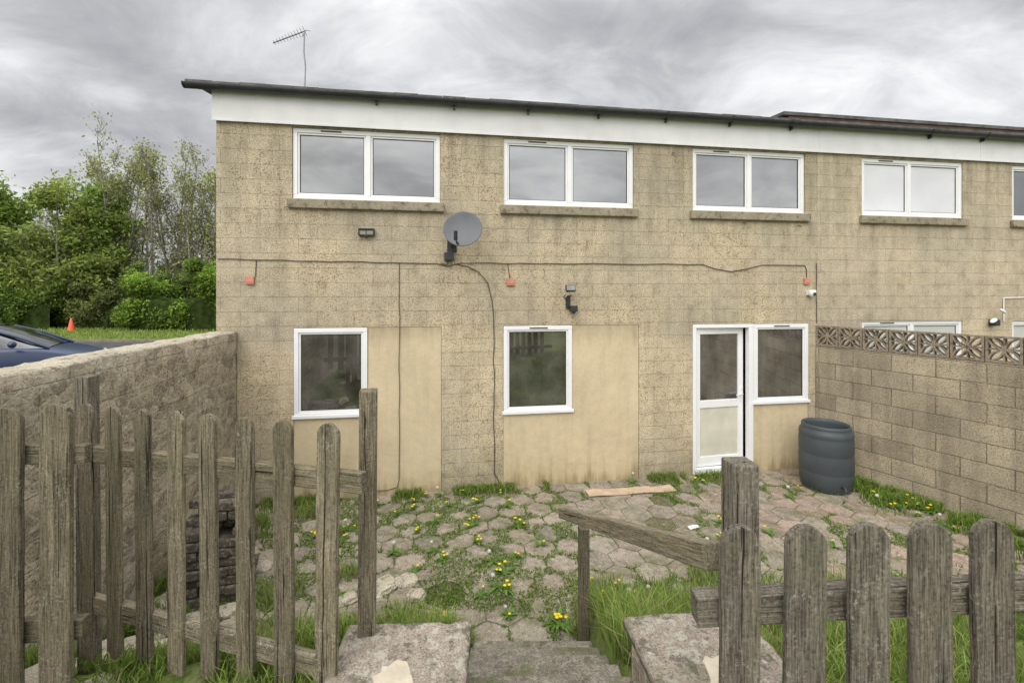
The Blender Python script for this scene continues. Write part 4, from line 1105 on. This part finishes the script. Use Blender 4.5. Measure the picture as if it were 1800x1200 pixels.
hedge(TX(235,26),TX(420,26),26,2.2,4.0,5,24000,(0.12,0.21,0.025),(0.27,0.40,0.06),'bright green dense laurel bush beside the hedge','shrub',0.10)
hedge(TX(130,27),TX(250,27),27,1.2,2.8,8,9000,(0.14,0.17,0.05),(0.27,0.31,0.09),'low olive-leaved shrub in front of the hedge','shrub')
hedge(TX(-90,26.5),TX(110,26.5),26.6,1.8,3.4,12,17000,(0.11,0.18,0.03),(0.24,0.34,0.07),'low green shrub at the edge of the verge','shrub')
pts=[]
for _ in range(9000):
    x=rs.uniform(-32,-14); y=rs.uniform(19.8,27); pts.append((x,y,0.5))
blades(pts,0.06,0.2,0.02,0.05,(0.20,0.30,0.05),(0.36,0.46,0.11),0.9)
flush('verge_grass',M_GRASS,'mown grass verge beyond the parking road')

e=empty('traffic_cone',(TX(125,25),25,0.5),0,None,'orange traffic cone with white band on the grass','traffic cone')
mb=MB(); mb.lathe([(0.17,0.03),(0.03,0.72),(0.02,0.73),(0.0001,0.73)],20); mb.box(-0.22,0.22,-0.22,0.22,0,0.03); mb.obj('body',M_ORANGE,e)
mb=MB(); mb.lathe([(0.123,0.24),(0.107,0.31)],20); mb.obj('reflective_band',M_UPVC,e)
# ------------------------------------------------------------------ car
car=empty('parked_car',(-11.75,10.15,0.506),R(28),None,'dark blue hatchback car parked beyond the garden wall','car')
def sect(x,zb,zs,hw):
    return [(x,-hw*0.9,zb),(x,-hw,zb+0.12),(x,-hw*1.0,(zb+zs)/2+0.05),(x,-hw*0.96,zs-0.06),(x,-hw*0.86,zs),(x,0,zs+0.035),(x,hw*0.86,zs),(x,hw*0.96,zs-0.06),(x,hw*1.0,(zb+zs)/2+0.05),(x,hw,zb+0.12),(x,hw*0.9,zb)]
S=[(2.08,0.32,0.48,0.55),(2.03,0.24,0.62,0.72),(1.85,0.2,0.72,0.82),(1.45,0.2,0.84,0.87),(1.0,0.2,0.93,0.885),(0.2,0.2,0.94,0.89),(-0.8,0.2,0.96,0.89),(-1.5,0.2,0.98,0.88),(-1.95,0.24,0.95,0.82),(-2.08,0.32,0.8,0.74)]
mb=MB(); vs=[];fs=[]
for s_ in S: vs+=sect(*s_)
n=11
for i in range(len(S)-1):
    for k in range(n): k2=(k+1)%n; fs.append((i*n+k,i*n+k2,(i+1)*n+k2,(i+1)*n+k))
fs+=[tuple(range(n-1,-1,-1)),tuple((len(S)-1)*n+k for k in range(n))]
mb.add(vs,fs,0,True); mb.obj('body',M_CARB,car,sub=2)
# rounded glasshouse: arched sections along the car
mb=MB(); vs=[];fs=[]
def gsec(x,zt,hwt,hwb,zb): return [(x,-hwb,zb),(x,-(hwb*0.45+hwt*0.55),zb+(zt-zb)*0.55),(x,-hwt,zt-0.05),(x,-hwt*0.8,zt),(x,0,zt+0.02),(x,hwt*0.8,zt),(x,hwt,zt-0.05),(x,(hwb*0.45+hwt*0.55),zb+(zt-zb)*0.55),(x,hwb,zb)]
GS=[(1.25,0.90,0.66,0.72,0.86),(0.95,1.06,0.66,0.78,0.88),(0.6,1.23,0.63,0.79,0.88),(0.25,1.36,0.61,0.79,0.89),(-0.1,1.42,0.61,0.79,0.90),(-0.6,1.445,0.61,0.79,0.91),(-1.1,1.42,0.60,0.78,0.92),(-1.5,1.33,0.58,0.76,0.93),(-1.85,1.12,0.56,0.72,0.94)]
for q_ in GS: vs+=gsec(*q_)
for i in range(len(GS)-1):
    for k in range(8): fs.append((i*9+k,i*9+k+1,(i+1)*9+k+1,(i+1)*9+k))
mb.add(vs,fs,0,True); mb.obj('windows',M_GLASS_CAR,car)
mb=MB(); vs=[];fs=[]
RS=GS[3:8]
for (x,zt,hwt,hwb,zb) in RS:
    vs+=[(x,-hwt-0.012,zt-0.07),(x,-hwt*0.82,zt+0.012),(x,0,zt+0.034),(x,hwt*0.82,zt+0.012),(x,hwt+0.012,zt-0.07)]
for i in range(len(RS)-1):
    for k in range(4): fs.append((i*5+k,i*5+k+1,(i+1)*5+k+1,(i+1)*5+k))
mb.add(vs,fs,0,True); mb.obj('roof',M_CARB,car,sub=1)
for sy in (-1,1):
    for pp,rr in (([(1.28,sy*0.72,0.88),(0.75,sy*0.69,1.14),(0.25,sy*0.615,1.33)],0.03),([(-0.40,sy*0.785,0.93),(-0.45,sy*0.72,1.18),(-0.5,sy*0.62,1.40)],0.03),([(-1.75,sy*0.74,0.96),(-1.6,sy*0.68,1.18),(-1.4,sy*0.59,1.33)],0.06)):
        mb=MB(); mb.tube(pp,rr,6); mb.obj('pillar',M_CARB,car)
for sy in (-1,1):
    mb=MB(); mb.lathe([(0.0001,-0.06),(0.07,-0.05),(0.1,0.0),(0.07,0.05),(0.0001,0.06)],12,0,M=Matrix.Translation((0.78,sy*0.98,1.0))@Matrix.Rotation(R(90),4,'X')@Matrix.Diagonal((0.7,0.8,1.5,1))); mb.obj('wing_mirror',M_CARB,car)
    mb=MB(); mb.lathe([(0.0001,-0.03),(0.1,-0.02),(0.14,0.02),(0.1,0.05),(0.0001,0.06)],12,0,M=Matrix.Translation((1.90,sy*0.62,0.62))@Matrix.Rotation(R(70),4,'Y')@Matrix.Diagonal((0.6,1.1,1,1))); mb.obj('headlight',M_LENS,car)
    for wx in (1.3,-1.3):
        wh=empty('wheel',(wx,sy*0.80,0.31),0,car)
        mb=MB(); mb.lathe([(0.2,-0.09),(0.29,-0.1),(0.31,-0.07),(0.31,0.07),(0.29,0.1),(0.2,0.09)],28,0,M=Matrix.Rotation(R(90),4,'X')); mb.obj('tyre',M_TYRE,wh)
        mb=MB(); mb.lathe([(0.0001,-0.085),(0.05,-0.09),(0.08,-0.07),(0.18,-0.075),(0.2,-0.09),(0.2,0.09),(0.0001,0.085)],20,0,M=Matrix.Rotation(R(90),4,'X')); mb.obj('rim',M_STEEL,wh)
print('done')
